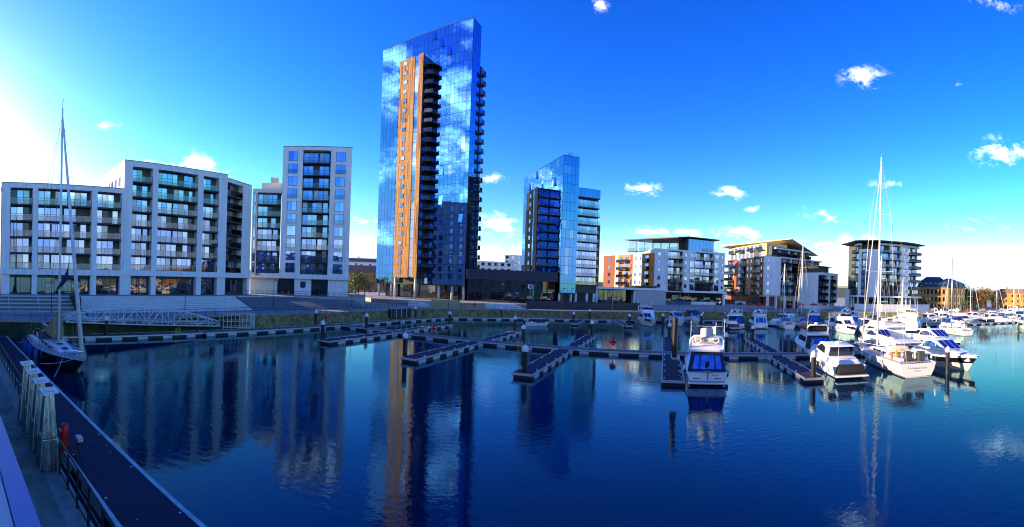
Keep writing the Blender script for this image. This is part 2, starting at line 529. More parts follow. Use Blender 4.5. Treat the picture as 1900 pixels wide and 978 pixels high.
class MB:
    """collects boxes, tubes and polygons that make ONE part"""
    def __init__(s):
        s.v, s.f = [], []
    def box(s, x0, x1, y0, y1, z0, z1):
        n = len(s.v)
        s.v += [(x, y, z) for x in (x0, x1) for y in (y0, y1) for z in (z0, z1)]
        s.f += [tuple(n + i for i in q) for q in ((0, 1, 3, 2), (4, 6, 7, 5), (0, 4, 5, 1), (2, 3, 7, 6), (0, 2, 6, 4), (1, 5, 7, 3))]
        return s
    def poly(s, pts):
        n = len(s.v)
        s.v += [tuple(p) for p in pts]
        s.f.append(tuple(range(n, n + len(pts))))
        return s
    def tube(s, pts, r, n=6, r1=None, closed=False):
        pts = [Vector(p) for p in pts]
        k = len(pts)
        rings = []
        for i, p in enumerate(pts):
            a = pts[i - 1] if (i > 0 or closed) else p
            c = pts[(i + 1) % k] if (i < k - 1 or closed) else p
            t = (c - a).normalized()
            u = t.cross(Vector((0, 0, 1)))
            if u.length < 1e-3:
                u = t.cross(Vector((1, 0, 0)))
            u.normalize()
            w = u.cross(t).normalized()
            rr = r if r1 is None else r + (r1 - r) * i / max(1, k - 1)
            base = len(s.v)
            s.v += [tuple(p + (u * math.cos(2 * math.pi * j / n) + w * math.sin(2 * math.pi * j / n)) * rr) for j in range(n)]
            rings.append(base)
        m_ = k if closed else k - 1
        for i in range(m_):
            a, c = rings[i], rings[(i + 1) % k]
            s.f += [(a + j, a + (j + 1) % n, c + (j + 1) % n, c + j) for j in range(n)]
        if not closed:
            s.f.append(tuple(rings[0] + j for j in reversed(range(n))))
            s.f.append(tuple(rings[-1] + j for j in range(n)))
        return s
    def lathe(s, prof, n=12, c=(0, 0, 0)):
        rings = []
        for r, z in prof:
            base = len(s.v)
            s.v += [(c[0] + r * math.cos(2 * math.pi * j / n), c[1] + r * math.sin(2 * math.pi * j / n), c[2] + z) for j in range(n)]
            rings.append(base)
        for a, d in zip(rings, rings[1:]):
            s.f += [(a + j, a + (j + 1) % n, d + (j + 1) % n, d + j) for j in range(n)]
        s.f.append(tuple(rings[0] + j for j in reversed(range(n))))
        s.f.append(tuple(rings[-1] + j for j in range(n)))
        return s
    def build(s, name, parent, m, smooth=False, bevel=0):
        return mesh(name, parent, m, s.v, s.f, smooth, bevel)

def empty(name, loc=(0, 0, 0), rz=0.0):
    o = bpy.data.objects.new(name, None)
    o.empty_display_size = 0.5
    o.location = loc
    o.rotation_euler = (0, 0, rz)
    return link(o)

def tag(o, label=None, cat=None, group=None, kind=None):
    if label:
        o['label'] = label
    if cat:
        o['category'] = cat
    if group:
        o['group'] = group
    if kind:
        o['kind'] = kind
    return o

def thing(name, label, cat, loc=(0, 0, 0), rz=0.0, group=None):
    return tag(empty(name, loc, rz), label, cat, group)

def copy_tree(o, parent=None):
    c = o.copy()
    COL.objects.link(c)
    c.parent = parent
    for ch in o.children:
        copy_tree(ch, c)
    return c

def lettering(name, parent, text, size, loc, rot, m='print_dark'):
    cu = bpy.data.curves.new(name, 'FONT')
    cu.body, cu.size, cu.extrude, cu.align_x = text, size, .003, 'CENTER'
    o = link(bpy.data.objects.new(name, cu))
    bpy.context.view_layer.update()
    me = bpy.data.meshes.new_from_object(o.evaluated_get(bpy.context.evaluated_depsgraph_get()))
    bpy.data.objects.remove(o)
    me.materials.clear()
    me.materials.append(MATS[m])
    q = bpy.data.objects.new(name, me)
    q.location, q.rotation_euler = loc, rot
    return link(q, parent)

def prism(name, parent, m, pts, z0, z1):
    """upright prism over a polygon given counter-clockwise"""
    n = len(pts)
    v = [(x, y, z0) for x, y in pts] + [(x, y, z1) for x, y in pts]
    f = [tuple(reversed(range(n))), tuple(range(n, 2 * n))] + [(i, (i + 1) % n, n + (i + 1) % n, n + i) for i in range(n)]
    return mesh(name, parent, m, v, f)

def along(a, c):
    return math.atan2(c[1] - a[1], c[0] - a[0]), math.hypot(c[0] - a[0], c[1] - a[1])

# ---------------------------------------------------------------- the setting
QUAY = [(60, -13), (-9.0, 6.1), (-24.3, 10.2), (-54, 18.3), (-50.3, 26), (-46.6, 42), (-43, 58), (-36, 73.5), (-28, 90.5), (-22, 104),
        (10, 113.8), (40, 119.5), (74, 126), (95, 124), (118, 113), (150, 98), (172, 84), (205, 62), (300, 20), (700, -140)]
water = mesh('water', None, 'water', [(-2500, -600, 0), (4000, -600, 0), (4000, 3500, 0), (-2500, 3500, 0)], [(0, 1, 2, 3)])
tag(water, kind='structure')

def sheet(name, pts, z, m):
    bm = bmesh.new()
    bm.faces.new([bm.verts.new((x, y, z)) for x, y in pts])
    bmesh.ops.triangulate(bm, faces=bm.faces)
    bmesh.ops.recalc_face_normals(bm, faces=bm.faces)
    if bm.faces[:][0].normal.z < 0:
        bmesh.ops.reverse_faces(bm, faces=bm.faces)
    me = bpy.data.meshes.new(name)
    bm.to_mesh(me)
    bm.free()
    me.materials.append(MATS[m])
    o = link(bpy.data.objects.new(name, me))
    return tag(o, kind='structure')

outer = [(4000, -140), (4000, 3500), (-2500, 3500), (-2500, -600), (60, -600)]
sheet('ground', QUAY + outer, 2.396, 'paving')

def quay_run(label, pts, m, z1=2.4, cop=1.9):
    """a retaining wall along the water with its own coping stones"""
    t = thing('quay_wall', label, 'wall', (pts[0][0], pts[0][1], 0))
    ox, oy = pts[0]
    mb = MB()
    for (ax, ay), (bx, by) in zip(pts, pts[1:]):
        L = math.hypot(bx - ax, by - ay)
        ux, uy = (bx - ax) / L, (by - ay) / L
        nx, ny = -uy, ux                       # inland side is on the left of the run
        n = max(2, int(L / 3))
        for i in range(n):
            s0, s1 = L * i / n, L * (i + 1) / n
            q = [(ax - ox + ux * s, ay - oy + uy * s) for s in (s0, s1)]
            j0, j1 = rnd.uniform(-.04, .04), rnd.uniform(-.04, .04)
            mb.poly([(q[0][0] - nx * .02, q[0][1] - ny * .02, -2), (q[1][0] - nx * .02, q[1][1] - ny * .02, -2), (q[1][0] + nx * .06, q[1][1] + ny * .06, z1 - .18), (q[0][0] + nx * .06, q[0][1] + ny * .06, z1 - .18)])
            mb.poly([(q[0][0] + nx * .06, q[0][1] + ny * .06, z1 - .18), (q[1][0] + nx * .06, q[1][1] + ny * .06, z1 - .18), (q[1][0] + nx * .7, q[1][1] + ny * .7, z1 - .18), (q[0][0] + nx * .7, q[0][1] + ny * .7, z1 - .18)])
        k = max(1, int(L / cop))
        for i in range(k):
            s0, s1 = L * i / k + .012, L * (i + 1) / k - .012
            o = box('coping_stone', t, 'stone_coping', -(s1 - s0) / 2, (s1 - s0) / 2, -.33, .33, -.09, .10 + rnd.uniform(-.01, .012))
            sm = (s0 + s1) / 2
            o.location = (ax - ox + ux * sm + nx * .28, ay - oy + uy * sm + ny * .28, z1 - .085)
            o.rotation_euler = (0, 0, math.atan2(uy, ux))
    mb.build('wall_face', t, m)
    return t

# runs are written so that the land is on the left of the direction of travel
quay_run('near concrete quay edge under the black railing beside the long blue pontoon', QUAY[1:4], 'concrete_old')
quay_run('dark algae green quay wall behind the white gangway', QUAY[3:7], 'algae_wall')
quay_run('lichen yellow stone quay wall in front of the white ten storey block', QUAY[6:10], 'stone_quay')
quay_run('mossy stone quay wall below the two glass towers', QUAY[9:13], 'stone_quay')
quay_run('stone quay wall behind the crowded berths under the cafe terraces', QUAY[12:17], 'stone_quay', cop=3.0)
quay_run('sunlit quay wall along the far basin shore below the brick houses', QUAY[16:19], 'sand_stone', cop=6.0)

# raised plaza under the white apartment blocks, the wide seating steps and the granite bank
fa, fdir = (-72.7, 28.3), (math.cos(R(70.7)), math.sin(R(70.7)))
fout = (fdir[1], -fdir[0])
def W(s, o):
    return (fa[0] + fdir[0] * s + fout[0] * o, fa[1] + fdir[1] * s + fout[1] * o)
tag(prism('plaza_pavement', None, 'paving', [W(-40, 3.6), W(47, 3.6), (-49, 81.5), (-40, 88.5), (-33.5, 93), (-40, 112), (-85, 112), (-110, 40), (-100, -20)], 2.2, 4.78), kind='structure')
steps = tag(empty('seating_steps'), kind='structure')
for i in range(8):
    z = 4.76 - (i + 1) * 0.295
    q = [W(13, 3.6 + i * .88), W(13, 3.6 + (i + 1) * .88), W(46, 3.6 + (i + 1) * .88), W(46, 3.6 + i * .88)]
    prism('step', steps, 'paving_light', q, 2.3, z + .295)
tread = tag(empty('stair_flight'), kind='structure')
for i in range(13):
    z = 4.76 - (i + 1) * 0.18
    q = [W(-9, 3.6 + i * .46), W(-9, 3.6 + (i + 1) * .46), W(12, 3.6 + (i + 1) * .46), W(12, 3.6 + i * .46)]
    prism('step', tread, 'granite_setts' if i % 3 else 'paving_light', q, 2.3, z + .18)
for s in (-9.3, 12.1):
    prism('stair_side_wall', tread, 'slab_dark', [W(s, 3.4), W(s, 9.8), W(s + .7, 9.8), W(s + .7, 3.4)], 2.3, 4.95)
for s in (-4, 1, 6):
    mb = MB()
    a, c = W(s, 3.6), W(s, 9.6)
    mb.tube([(a[0], a[1], 5.75), (c[0], c[1], 3.45)], .04)
    for q in (0, .5, 1):
        x, y = a[0] + (c[0] - a[0]) * q, a[1] + (c[1] - a[1]) * q
        zt = 5.75 - 2.3 * q
        mb.tube([(x, y, zt - 1.05), (x, y, zt)], .03)
    mb.build('handrail', tread, 'steel_white')
bank = tag(empty('granite_bank'), kind='structure')
bt = [W(46.8, 4), (-50, 80.5), (-43, 87), (-36.5, 91.5)]
bb = [W(46.8, 10.6), (-43.5, 72), (-37.5, 81), (-31.5, 91)]
v, f = [], []
for (ax, ay), (bx, by) in zip(bt, bb):
    v += [(ax, ay, 4.6), (bx, by, 2.41), (ax, ay, 2.3)]
for i in range(3):
    a = i * 3
    f += [(a, a + 1, a + 4, a + 3), (a + 2, a, a + 3, a + 5)]
f += [(0, 2, 1), (9, 10, 11)]
mesh('sloping_setts', bank, 'granite_setts', v, f)
# the bank's coping of pale kerb stones
for (ax, ay), (bx, by) in zip(bt, bt[1:]):
    L = math.hypot(bx - ax, by - ay)
    k = int(L / 1.5)
    for i in range(k):
        o = box('kerb_stone', bank, 'paving_light', -.73, .73, -.2, .2, -.1, .12)
        q = (i + .5) / k
        o.location = (ax + (bx - ax) * q, ay + (by - ay) * q, 4.66)
        o.rotation_euler = (0, 0, math.atan2(by - ay, bx - ax))

# terrace under the towers with its retaining front
tag(prism('tower_terrace', None, 'paving', [(-26, 112.5), (-14, 113.5), (-8, 118), (10, 121.5), (33, 126), (50, 130), (75, 133), (110, 150), (110, 230), (-75, 230), (-60, 150), (-40, 118)][::1], 2.2, 3.55), kind='structure')

# ---------------------------------------------------------------- facades
def pane(name, parent, m, x0, x1, z0, z1, y, t=0.05, tilt=0.0):
    o = box(name, parent, m, x0, x1, y - t, y, z0, z1)
    if tilt:
        o.rotation_euler = (rnd.uniform(-tilt, tilt), 0, rnd.uniform(-tilt, tilt))
    return o

def glazed_wall(p, x0, x1, z0, z1, y, wide=1.15, chance=.75, mw='window_glass', name='window'):
    """a run of tall windows and doors on a recessed wall, with gaps of plain wall between the groups"""
    x = x0 + .15
    while x < x1 - .7:
        n = rnd.choice((2, 3, 3, 4))
        w = n * wide
        if x + w > x1 - .1:
            n = int((x1 - .1 - x) / wide)
            w = n * wide
            if n < 1:
                break
        fr = box(name + '_frame', p, 'frame_dark', x, x + w, y - .05, y, z0 + .05, z1 - .25)
        for i in range(n):
            pane(name + '_pane', p, mw if mw != 'window_glass' else rnd.choice(('window_glass',) * 9 + ('window_blind', 'window_blind', 'window_open')), x + i * wide + .05, x + (i + 1) * wide - .05, z0 + .12, z1 - .32, y - .05, .03, 0.006)
        x += w + rnd.choice((.3, .9, 1.5))

def balcony(p, x0, x1, z, depth, proj, fh, npane=None, glass='balcony_glass', slab='slab_dark', side=False):
    """slab, glass balustrade panes and the posts between them"""
    box('balcony_slab', p, slab, x0, x1, -proj, depth, z - .26, z)
    n = npane or max(2, int(round((x1 - x0) / 1.6)))
    w = (x1 - x0) / n
    for i in range(n):
        pane('balustrade_pane', p, glass, x0 + i * w + .03, x0 + (i + 1) * w - .03, z + .06, z + 1.12, -proj + .08, .025, 0.004)
    mb = MB()
    mb.box(x0, x1, -proj + .03, -proj + .09, z + 1.12, z + 1.17)
    for i in range(n + 1):
        xx = min(max(x0 + i * w, x0 + .02), x1 - .02)
        mb.box(xx - .02, xx + .02, -proj + .035, -proj + .085, z, z + 1.12)
    mb.build('handrail', p, 'iron_black')
    if side:
        for xx in (x0 + .04, x1 - .06):
            box('balustrade_pane', p, glass, xx, xx + .02, -proj + .1, 0, z + .06, z + 1.12)

def facade(p, cols, z0, n, fh, ztop, wall='render_white', depth=1.5, proj=0.0, inner='recess_wall', winmat='window_glass', first_slab=True):
    """cols: (x0, x1, type). wall = full height pier, win = pier with one window a floor, balc = open bay of balconies"""
    for c in cols:
        x0, x1, ty = c[:3]
        opt = c[3] if len(c) > 3 else {}
        wm_ = opt.get('mat', wall)
        if ty == 'wall':
            box('pier', p, wm_, x0, x1, 0, depth, z0, ztop - .002)
        elif ty == 'win':
            box('pier', p, wm_, x0, x1, 0, depth, z0, ztop - .002)
            for k in range(n):
                za = z0 + k * fh + opt.get('sill', .45)
                zb = z0 + (k + 1) * fh - opt.get('head', .35)
                m_ = opt.get('in', .18)
                fr = box('window', p, 'frame_dark', x0 + m_, x1 - m_, -.035, .1, za, zb)
                nn = opt.get('n', 2)
                w = (x1 - x0 - 2 * m_ - .1) / nn
                for i in range(nn):
                    pane('window_pane', p, winmat, x0 + m_ + .05 + i * w + .03, x0 + m_ + .05 + (i + 1) * w - .03, za + .06, zb - .06, -.035, .02, 0.005)
                if opt.get('juliet') and k % 2 == 0:
                    pane('balustrade_pane', p, 'balcony_glass', x0 + m_ - .1, x1 - m_ + .1, za, za + 1.0, -.12, .025)
        elif ty == 'balc':
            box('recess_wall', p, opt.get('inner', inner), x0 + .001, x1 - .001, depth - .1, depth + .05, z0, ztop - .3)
            for k in range(n):
                z = z0 + k * fh
                balcony(p, x0 + .004, x1 - .004, z + .001 * k, depth - .1, opt.get('proj', proj), fh, slab=opt.get('slab', 'slab_dark'))
                glazed_wall(p, x0, x1, z, z + fh, depth - .1, mw=winmat)
            box('lintel', p, wm_, x0, x1, .001, depth, z0 + n * fh - .05, ztop - .003)

def body(p, x0, x1, y0, y1, z0, z1, wall='render_white', roof='roof_felt'):
    box('body_wall', p, wall, x0, x1, y0, y1, z0, z1)
    box('roof', p, roof, x0 + .2, x1 - .2, y0 + .2, y1 - .2, z1 - .05, z1 + .06)

def ground_floor(p, x0, x1, z0, z1, y, piers, wide=1.7):
    box('shop_back', p, 'frame_dark', x0, x1, y + .12, y + .3, z0, z1)
    nxt = x0
    for a, c in piers + [(x1, x1)]:
        w = a - nxt
        n = max(1, int(round(w / wide)))
        if w > .5:
            for i in range(n):
                pane('shop_window', p, 'shop_glass', nxt + i * w / n + .05, nxt + (i + 1) * w / n - .05, z0 + .1, z1 - .55, y + .10, .04, .008)
            for i in range(n + 1):
                xx = nxt + i * w / n
                box('mullion', p, 'frame_dark', xx - .045, xx + .045, y, y + .12, z0, z1)
        if c > a:
            box('pillar', p, 'render_white', a, c, -.05, y + .1, z0, z1)
        nxt = c

def rooftop_kit(p, pts):
    for x, y, w, d, z, h in pts:
        box('plant_room', p, 'render_grey', x, x + w, y, y + d, z, z + h)

# --- white six storey block at the left edge
ang, L = along((-72.7, 28.3), (-65, 50))
A = thing('apartment_block', 'low six storey white apartment block behind the black hulled yacht mast', 'building', (-72.7, 28.3, 4.78), ang)
ZB = 4.78
facade(A, [(0, 1.5, 'wall'), (1.5, 5.6, 'balc'), (5.6, 6.6, 'wall'), (6.6, 16.7, 'balc'), (16.7, 17.8, 'wall'), (17.8, 22.6, 'balc'), (22.6, 22.98, 'wall')], 9.5 - ZB, 5, 2.96, 25.1 - ZB)
box('podium_beam', A, 'render_white', -.2, 23.0, -.35, 1.6, 8.4 - ZB, 9.5 - ZB)
ground_floor(A, 0, 23, 0, 8.4 - ZB, 1.1, [(0, 1.5), (5.6, 6.6), (16.7, 17.8), (22.5, 22.98)])
body(A, 0, 22.99, 1.52, 15, 0, 25.0 - ZB)
box('coping', A, 'slab_dark', -.06, 23.0, -.06, 15.1, 25.1 - ZB, 25.2 - ZB)
rooftop_kit(A, [(6, 5, 3, 3, 25.2 - ZB, 1.0), (17, 6, 2.4, 2, 25.2 - ZB, .8)])
for x in (4, 8.5, 12, 19, 20.5):
    MB().tube([(x, 2, 25.1 - ZB), (x, 2, 26.3 - ZB)], .04).build('roof_mast', A, 'iron_black')

# --- eight storey block and its angled end bay
ang, L = along((-65, 50), (-57.4, 71.9))
B = thing('apartment_block', 'eight storey white apartment block with three balcony bays and angled corner bay', 'building', (-65, 50, 4.8), ang)
facade(B, [(0, 1.7, 'wall'), (1.7, 5.9, 'balc'), (5.9, 7.1, 'wall'), (7.1, 16.0, 'balc'), (16.0, 17.3, 'wall'), (17.3, 21.1, 'balc'), (21.1, 23.18, 'wall')], 9.6 - ZB, 7, 2.86, 30.6 - ZB)
box('podium_beam', B, 'render_white', 0.01, 23.2, -.36, 1.6, 8.5 - ZB, 9.6 - ZB)
ground_floor(B, 0, 23.18, 0, 8.5 - ZB, 1.1, [(0, 1.7), (5.9, 7.0), (16.0, 17.2), (21.1, 23.15)])
body(B, 0, 23.19, 1.52, 16, 0, 30.5 - ZB)
box('coping', B, 'slab_dark', -.06, 23.24, -.06, 16.1, 30.6 - ZB, 30.7 - ZB)
for k in range(2):                                    # windows of the sunlit end wall above the lower roof
    for i, yy in enumerate((2.6, 5.2, 7.6, 9.6, 12.2)):
        fr = box('window', B, 'frame_dark', -.05, .02, yy, yy + 1.1, 28.0 - ZB - k * 2.86 - 1.9, 28.0 - ZB - k * 2.86)
        box('window_pane', B, 'window_glass', -.07, -.05, yy + .06, yy + 1.04, 28.06 - ZB - k * 2.86 - 1.9, 27.94 - ZB - k * 2.86)
rot = along((-57.4, 71.9), (-57.3, 80.8))[0] - ang
def sub_frame(parent, name, loc, rz):
    o = bpy.data.objects.new(name, None)
    o.location = loc
    o.rotation_euler = (0, 0, rz)
    o.empty_display_size = .3
    return link(o, parent)
Cb = sub_frame(B, 'corner_bay', (23.2, 0, 0), rot)
facade(Cb, [(0.01, 5.5, 'balc'), (5.5, 8.9, 'wall')], 9.6 - ZB, 7, 2.8, 29.9 - ZB)
box('podium_beam', Cb, 'render_white', 0.0, 8.9, -.34, 1.6, 8.5 - ZB, 9.6 - ZB)
ground_floor(Cb, .3, 8.9, 0, 8.5 - ZB, 1.1, [(7.8, 8.8)])
body(Cb, .02, 8.9, 1.52, 12, 0, 29.8 - ZB)
box('coping', Cb, 'slab_dark', .0, 8.96, -.06, 12, 29.9 - ZB, 30.0 - ZB)

# --- ten storey tower block with a recessed link
ang, L = along((-53, 87.2), (-38, 93.8))
E_ = thing('apartment_block', 'tall white ten storey block with central balconies beside the glass skyscraper', 'building', (-53, 87.2, 4.8), ang)
wopt = {'n': 2, 'in': .05, 'sill': .35, 'head': .35, 'juliet': True}
facade(E_, [(0, 1.3, 'wall'), (1.3, 3.6, 'win', wopt), (3.6, 4.8, 'wall'), (4.8, 11.4, 'balc'), (11.4, 12.6, 'wall'), (12.6, 14.9, 'win', wopt), (14.9, 16.38, 'wall')], 9.8 - ZB, 10, 2.95, 40.1 - ZB)
box('podium_beam', E_, 'render_white', -7, 16.5, -.9, 1.6, 8.7 - ZB, 9.8 - ZB)
ground_floor(E_, -6, 16.4, 0, 8.7 - ZB, 1.2, [(3.6, 7.6), (11.6, 16.38)])
body(E_, 0, 16.39, 1.52, 29, 0, 40.0 - ZB)
box('coping', E_, 'slab_dark', -.06, 16.44, -.06, 29.1, 40.1 - ZB, 40.2 - ZB)
for k in range(10):
    for yy in (3.2, 7.5, 11.5, 15.5, 19.5, 23.5, 26.5):
        fr = box('window', E_, 'frame_dark', 16.38, 16.45, yy, yy + 1.3, 10.3 - ZB + k * 2.95, 12.2 - ZB + k * 2.95)
        box('window_pane', E_, 'window_glass', 16.45, 16.47, yy + .06, yy + 1.24, 10.36 - ZB + k * 2.95, 12.14 - ZB + k * 2.95)
aD, LD = along((-58.8, 83.3), (-53, 87))
Db = sub_frame(E_, 'link_wing', ((-5.8) * math.cos(ang) + (-3.9) * math.sin(ang), (5.8) * math.sin(ang) + (-3.9) * math.cos(ang), 0), aD - ang)
facade(Db, [(0, 1.2, 'win', {'n': 1, 'in': .3, 'sill': .3, 'head': .3}), (1.2, 6.85, 'balc')], 9.6 - ZB, 7, 2.78, 29.9 - ZB, wall='render_cream')
body(Db, 0, 6.9, 1.52, 9, 0, 29.8 - ZB, wall='render_cream')
box('penthouse', Db, 'render_cream', 2.0, 9.5, 4, 9, 29.8 - ZB, 32.2 - ZB)
box('plant_room', Db, 'render_grey', 4.2, 6.2, 5, 7, 32.2 - ZB, 33.8 - ZB)
# the dark shield crest on the ground floor wall
mb = MB()
mb.poly([(x, -.075, z) for x, z in ((5.0, 1.95), (5.65, 1.65), (6.3, 1.95), (6.3, 3.3), (5.0, 3.3))])
mb.build('wall_emblem', E_, 'canvas_navy')
for cx, cz in ((5.33, 2.9), (5.97, 2.9), (5.33, 2.25), (5.97, 2.25)):
    mb = MB()
    mb.tube([(cx + .2 * math.cos(a * .785), -.085, cz + .2 * math.sin(a * .785)) for a in range(8)], .03, 5, closed=True)
    mb.build('emblem_ring', E_, 'canvas_blue')

# --- glass skyscraper
def curtain(p, x0, x1, z0, z1, y, cw, rh, skip=None, budget=10**9, m='curtain_glass', fixed_x=None, sgn=1, joined='glass_pane_field'):
    """panes hung on a face. fixed_x: the face runs along local y at that x instead"""
    nx, nz = max(1, int(round((x1 - x0) / cw))), max(1, int(round((z1 - z0) / rh)))
    w, h = (x1 - x0) / nx, (z1 - z0) / nz
    cells = [(i, k) for i in range(nx) for k in range(nz) if not (skip and skip(x0 + (i + .5) * w, z0 + (k + .5) * h))]
    cells.sort(key=lambda c: -c[0])
    rest = MB()
    for q, (i, k) in enumerate(cells):
        a, c, d, e = x0 + i * w + .035, x0 + (i + 1) * w - .035, z0 + k * h + .05, z0 + (k + 1) * h - .05
        r_ = rnd.random()
        mm = m if r_ > .06 else 'curtain_glass_pale'
        tilt = rnd.uniform(-.0022, .0022), rnd.uniform(-.0022, .0022)
        if q < budget:
            if fixed_x is None:
                o = box('glass_pane', p, mm, a, c, y - .06, y, d, e)
                o.rotation_euler = (tilt[0], 0, tilt[1])
            else:
                o = box('glass_pane', p, mm, fixed_x, fixed_x + .06, a, c, d, e)
                o.rotation_euler = (0, tilt[0], tilt[1])
            if r_ > .97 and fixed_x is None:               # a window tipped open
                o.rotation_euler = (R(-7), 0, 0)
                o.location.y -= .12
        else:
            dx = tilt[0] * (e - d) / 2
            dz = tilt[1] * (c - a) / 2
            if fixed_x is None:
                rest.poly([(a, y - .06 + dx + dz, d), (c, y - .06 + dx - dz, d), (c, y - .06 - dx - dz, e), (a, y - .06 - dx + dz, e)])
            else:
                rest.poly([(fixed_x + .06, a, d), (fixed_x + .06, c, d), (fixed_x + .06, c, e), (fixed_x + .06, a, e)])
    if rest.v:
        tag(rest.build(joined, p, m), kind='stuff')

def battens(p, name, x0, x1, y, z0, z1, m='timber', pitch=.30):
    mb = MB()
    x = x0
    while x < x1 - .05:
        seg = z0
        while seg < z1:
            e = min(z1, seg + rnd.uniform(3, 8))
            mb.box(x + .02, min(x1, x + pitch - .07), y - rnd.uniform(.07, .13), y, seg, e - .03)
            seg = e
        x += pitch
    o = mb.build(name, p, m)
    return o

T0, TA = (-47.5, 143.3), R(-23.1)
T = thing('glass_skyscraper', 'tall mirror glass skyscraper with vertical orange timber strip', 'building', (T0[0], T0[1], 3.55), TA)
G = 3.55
ZT = 90.0 - G
box('core', T, 'frame_dark', .05, 35.95, .0, 5.25, 8.3 - G, ZT - .1)
box('parapet', T, 'frame_dark', 0, 36.0, -.05, 5.3, ZT - .1, ZT + .05)
inbay = lambda x, z: 11.4 < x < 21.0 and z < 80.9 - G
curtain(T, 0, 36, 8.3 - G, ZT - .15, 0, 1.5, 3.1, inbay, 275)
TS = 5.2
curtain(T, 0.1, 5.2, 8.3 - G, ZT - .15, 0, 1.7, 3.1, None, 40, fixed_x=35.96, joined='side_pane_field')
# bay clad in timber
BY = -4.5
box('bay_core', T, 'slab_dark', 11.6, 20.88, BY + .15, 0, 10.2 - G, 80.6 - G)
box('timber_backing', T, 'timber_dark', 11.58, 17.7, BY, BY + .15, 10.1 - G, 80.7 - G)
box('timber_backing', T, 'timber_dark', 19.2, 20.9, BY, BY + .15, 10.1 - G, 80.9 - G)
battens(T, 'timber_battens', 11.58, 17.7, BY, 10.1 - G, 80.7 - G)
battens(T, 'timber_battens', 19.2, 20.9, BY, 10.1 - G, 80.9 - G)
for k in range(23):
    z = 10.4 - G + k * 3.06
    box('glass_pane', T, 'curtain_glass_pale', 17.75, 19.15, BY + .08, BY + .14, z, z + 2.95)
    z2 = z + .95
    fr = box('window', T, 'frame_dark', 13.3, 14.75, BY - .16, BY + .05, z2, z2 + 1.35)
    box('window_pane', T, 'curtain_glass_pale', 13.38, 14.67, BY - .19, BY - .16, z2 + .08, z2 + 1.27)
    # the shaded return of the bay: a window and a corner balcony on every floor
    box('side_window', T, 'boat_glass_blue', 20.88, 20.93, BY + .6, BY + 2.3, z + .35, z + 2.4)
    o = MB()
    o.poly([(20.9, BY + 1.2, z), (23.6, BY + 2.0, z), (24.2, -.05, z), (20.9, -.05, z)][::-1])
    o.poly([(20.9, BY + 1.2, z + .3), (23.6, BY + 2.0, z + .3), (24.2, -.05, z + .3), (20.9, -.05, z + .3)])
    o.poly([(20.9, BY + 1.2, z), (23.6, BY + 2.0, z), (23.6, BY + 2.0, z + .3), (20.9, BY + 1.2, z + .3)])
    o.poly([(23.6, BY + 2.0, z), (24.2, -.05, z), (24.2, -.05, z + .3), (23.6, BY + 2.0, z + .3)])
    o.build('balcony_slab', T, 'slab_dark')
    mb = MB()
    mb.poly([(20.95, BY + 1.25, z + .3), (23.55, BY + 2.03, z + .3), (23.55, BY + 2.03, z + 1.4), (20.95, BY + 1.25, z + 1.4)])
    mb.poly([(23.55, BY + 2.03, z + .3), (24.15, -.1, z + .3), (24.15, -.1, z + 1.4), (23.55, BY + 2.03, z + 1.4)])
    mb.build('balustrade_pane', T, 'balcony_glass')
    box('balcony_slab', T, 'slab_dark', 9.9, 11.56, BY + 1.6, -.08, z, z + .28)
    box('balustrade_pane', T, 'balcony_glass', 9.92, 9.95, BY + 1.62, -.1, z + .28, z + 1.35)
    box('balustrade_pane', T, 'balcony_glass', 9.95, 11.55, BY + 1.62, BY + 1.65, z + .28, z + 1.35)
# lower wing at the back with balconies
box('wing_wall', T, 'hoarding_navy', 3, 33.5, 5.26, 9.5, 8.3 - G, 77.3 - G)
box('side_wing', T, 'frame_dark', 35.9, 36.2, 5.3, 7.2, 8.3 - G, 77.5 - G)
for k in range(22):
    z = 10.4 - G + k * 3.06
    box('balcony_slab', T, 'slab_dark', 36.2, 37.3, 5.4, 7.2, z, z + .3)
    box('balustrade_pane', T, 'balcony_glass', 36.2, 37.25, 5.42, 5.45, z + .3, z + 1.4)
    box('balustrade_pane', T, 'balcony_glass', 37.22, 37.25, 5.46, 7.1, z + .3, z + 1.4)
    box('glass_pane', T, 'curtain_glass', 36.21, 36.25, 5.6, 7.0, z + .35, z + 2.9)
# open ground storey
for x, y in ((.8, .9), (6.5, .9), (12.0, BY + .6), (20.2, BY + .6), (26, .9), (31, .9), (35.2, .9), (35.2, 4.6)):
    MB().lathe([(.42, 0), (.42, 8.3 - G + (1.9 if y < 0 else 0))], 14, (x, y, 0)).build('column', T, 'column_white', smooth=True)
box('lobby_core', T, 'slab_dark', 2, 34, 3.2, 10.5, 0, 8.3 - G)
for i in range(16):
    pane('lobby_pane', T, 'shop_glass', 2 + i * 2 + .05, 4 + i * 2 - .05, .1, 4.3, 3.15, .05, .01)
box('soffit', T, 'slab_dark', .1, 35.9, 0.02, 11, 8.0 - G, 8.32 - G)
for x in (27, 29, 31.5, 33):
    MB().tube([(x, 1, ZT), (x, 1, ZT + 1.2)], .05).build('roof_mast', T, 'iron_black')

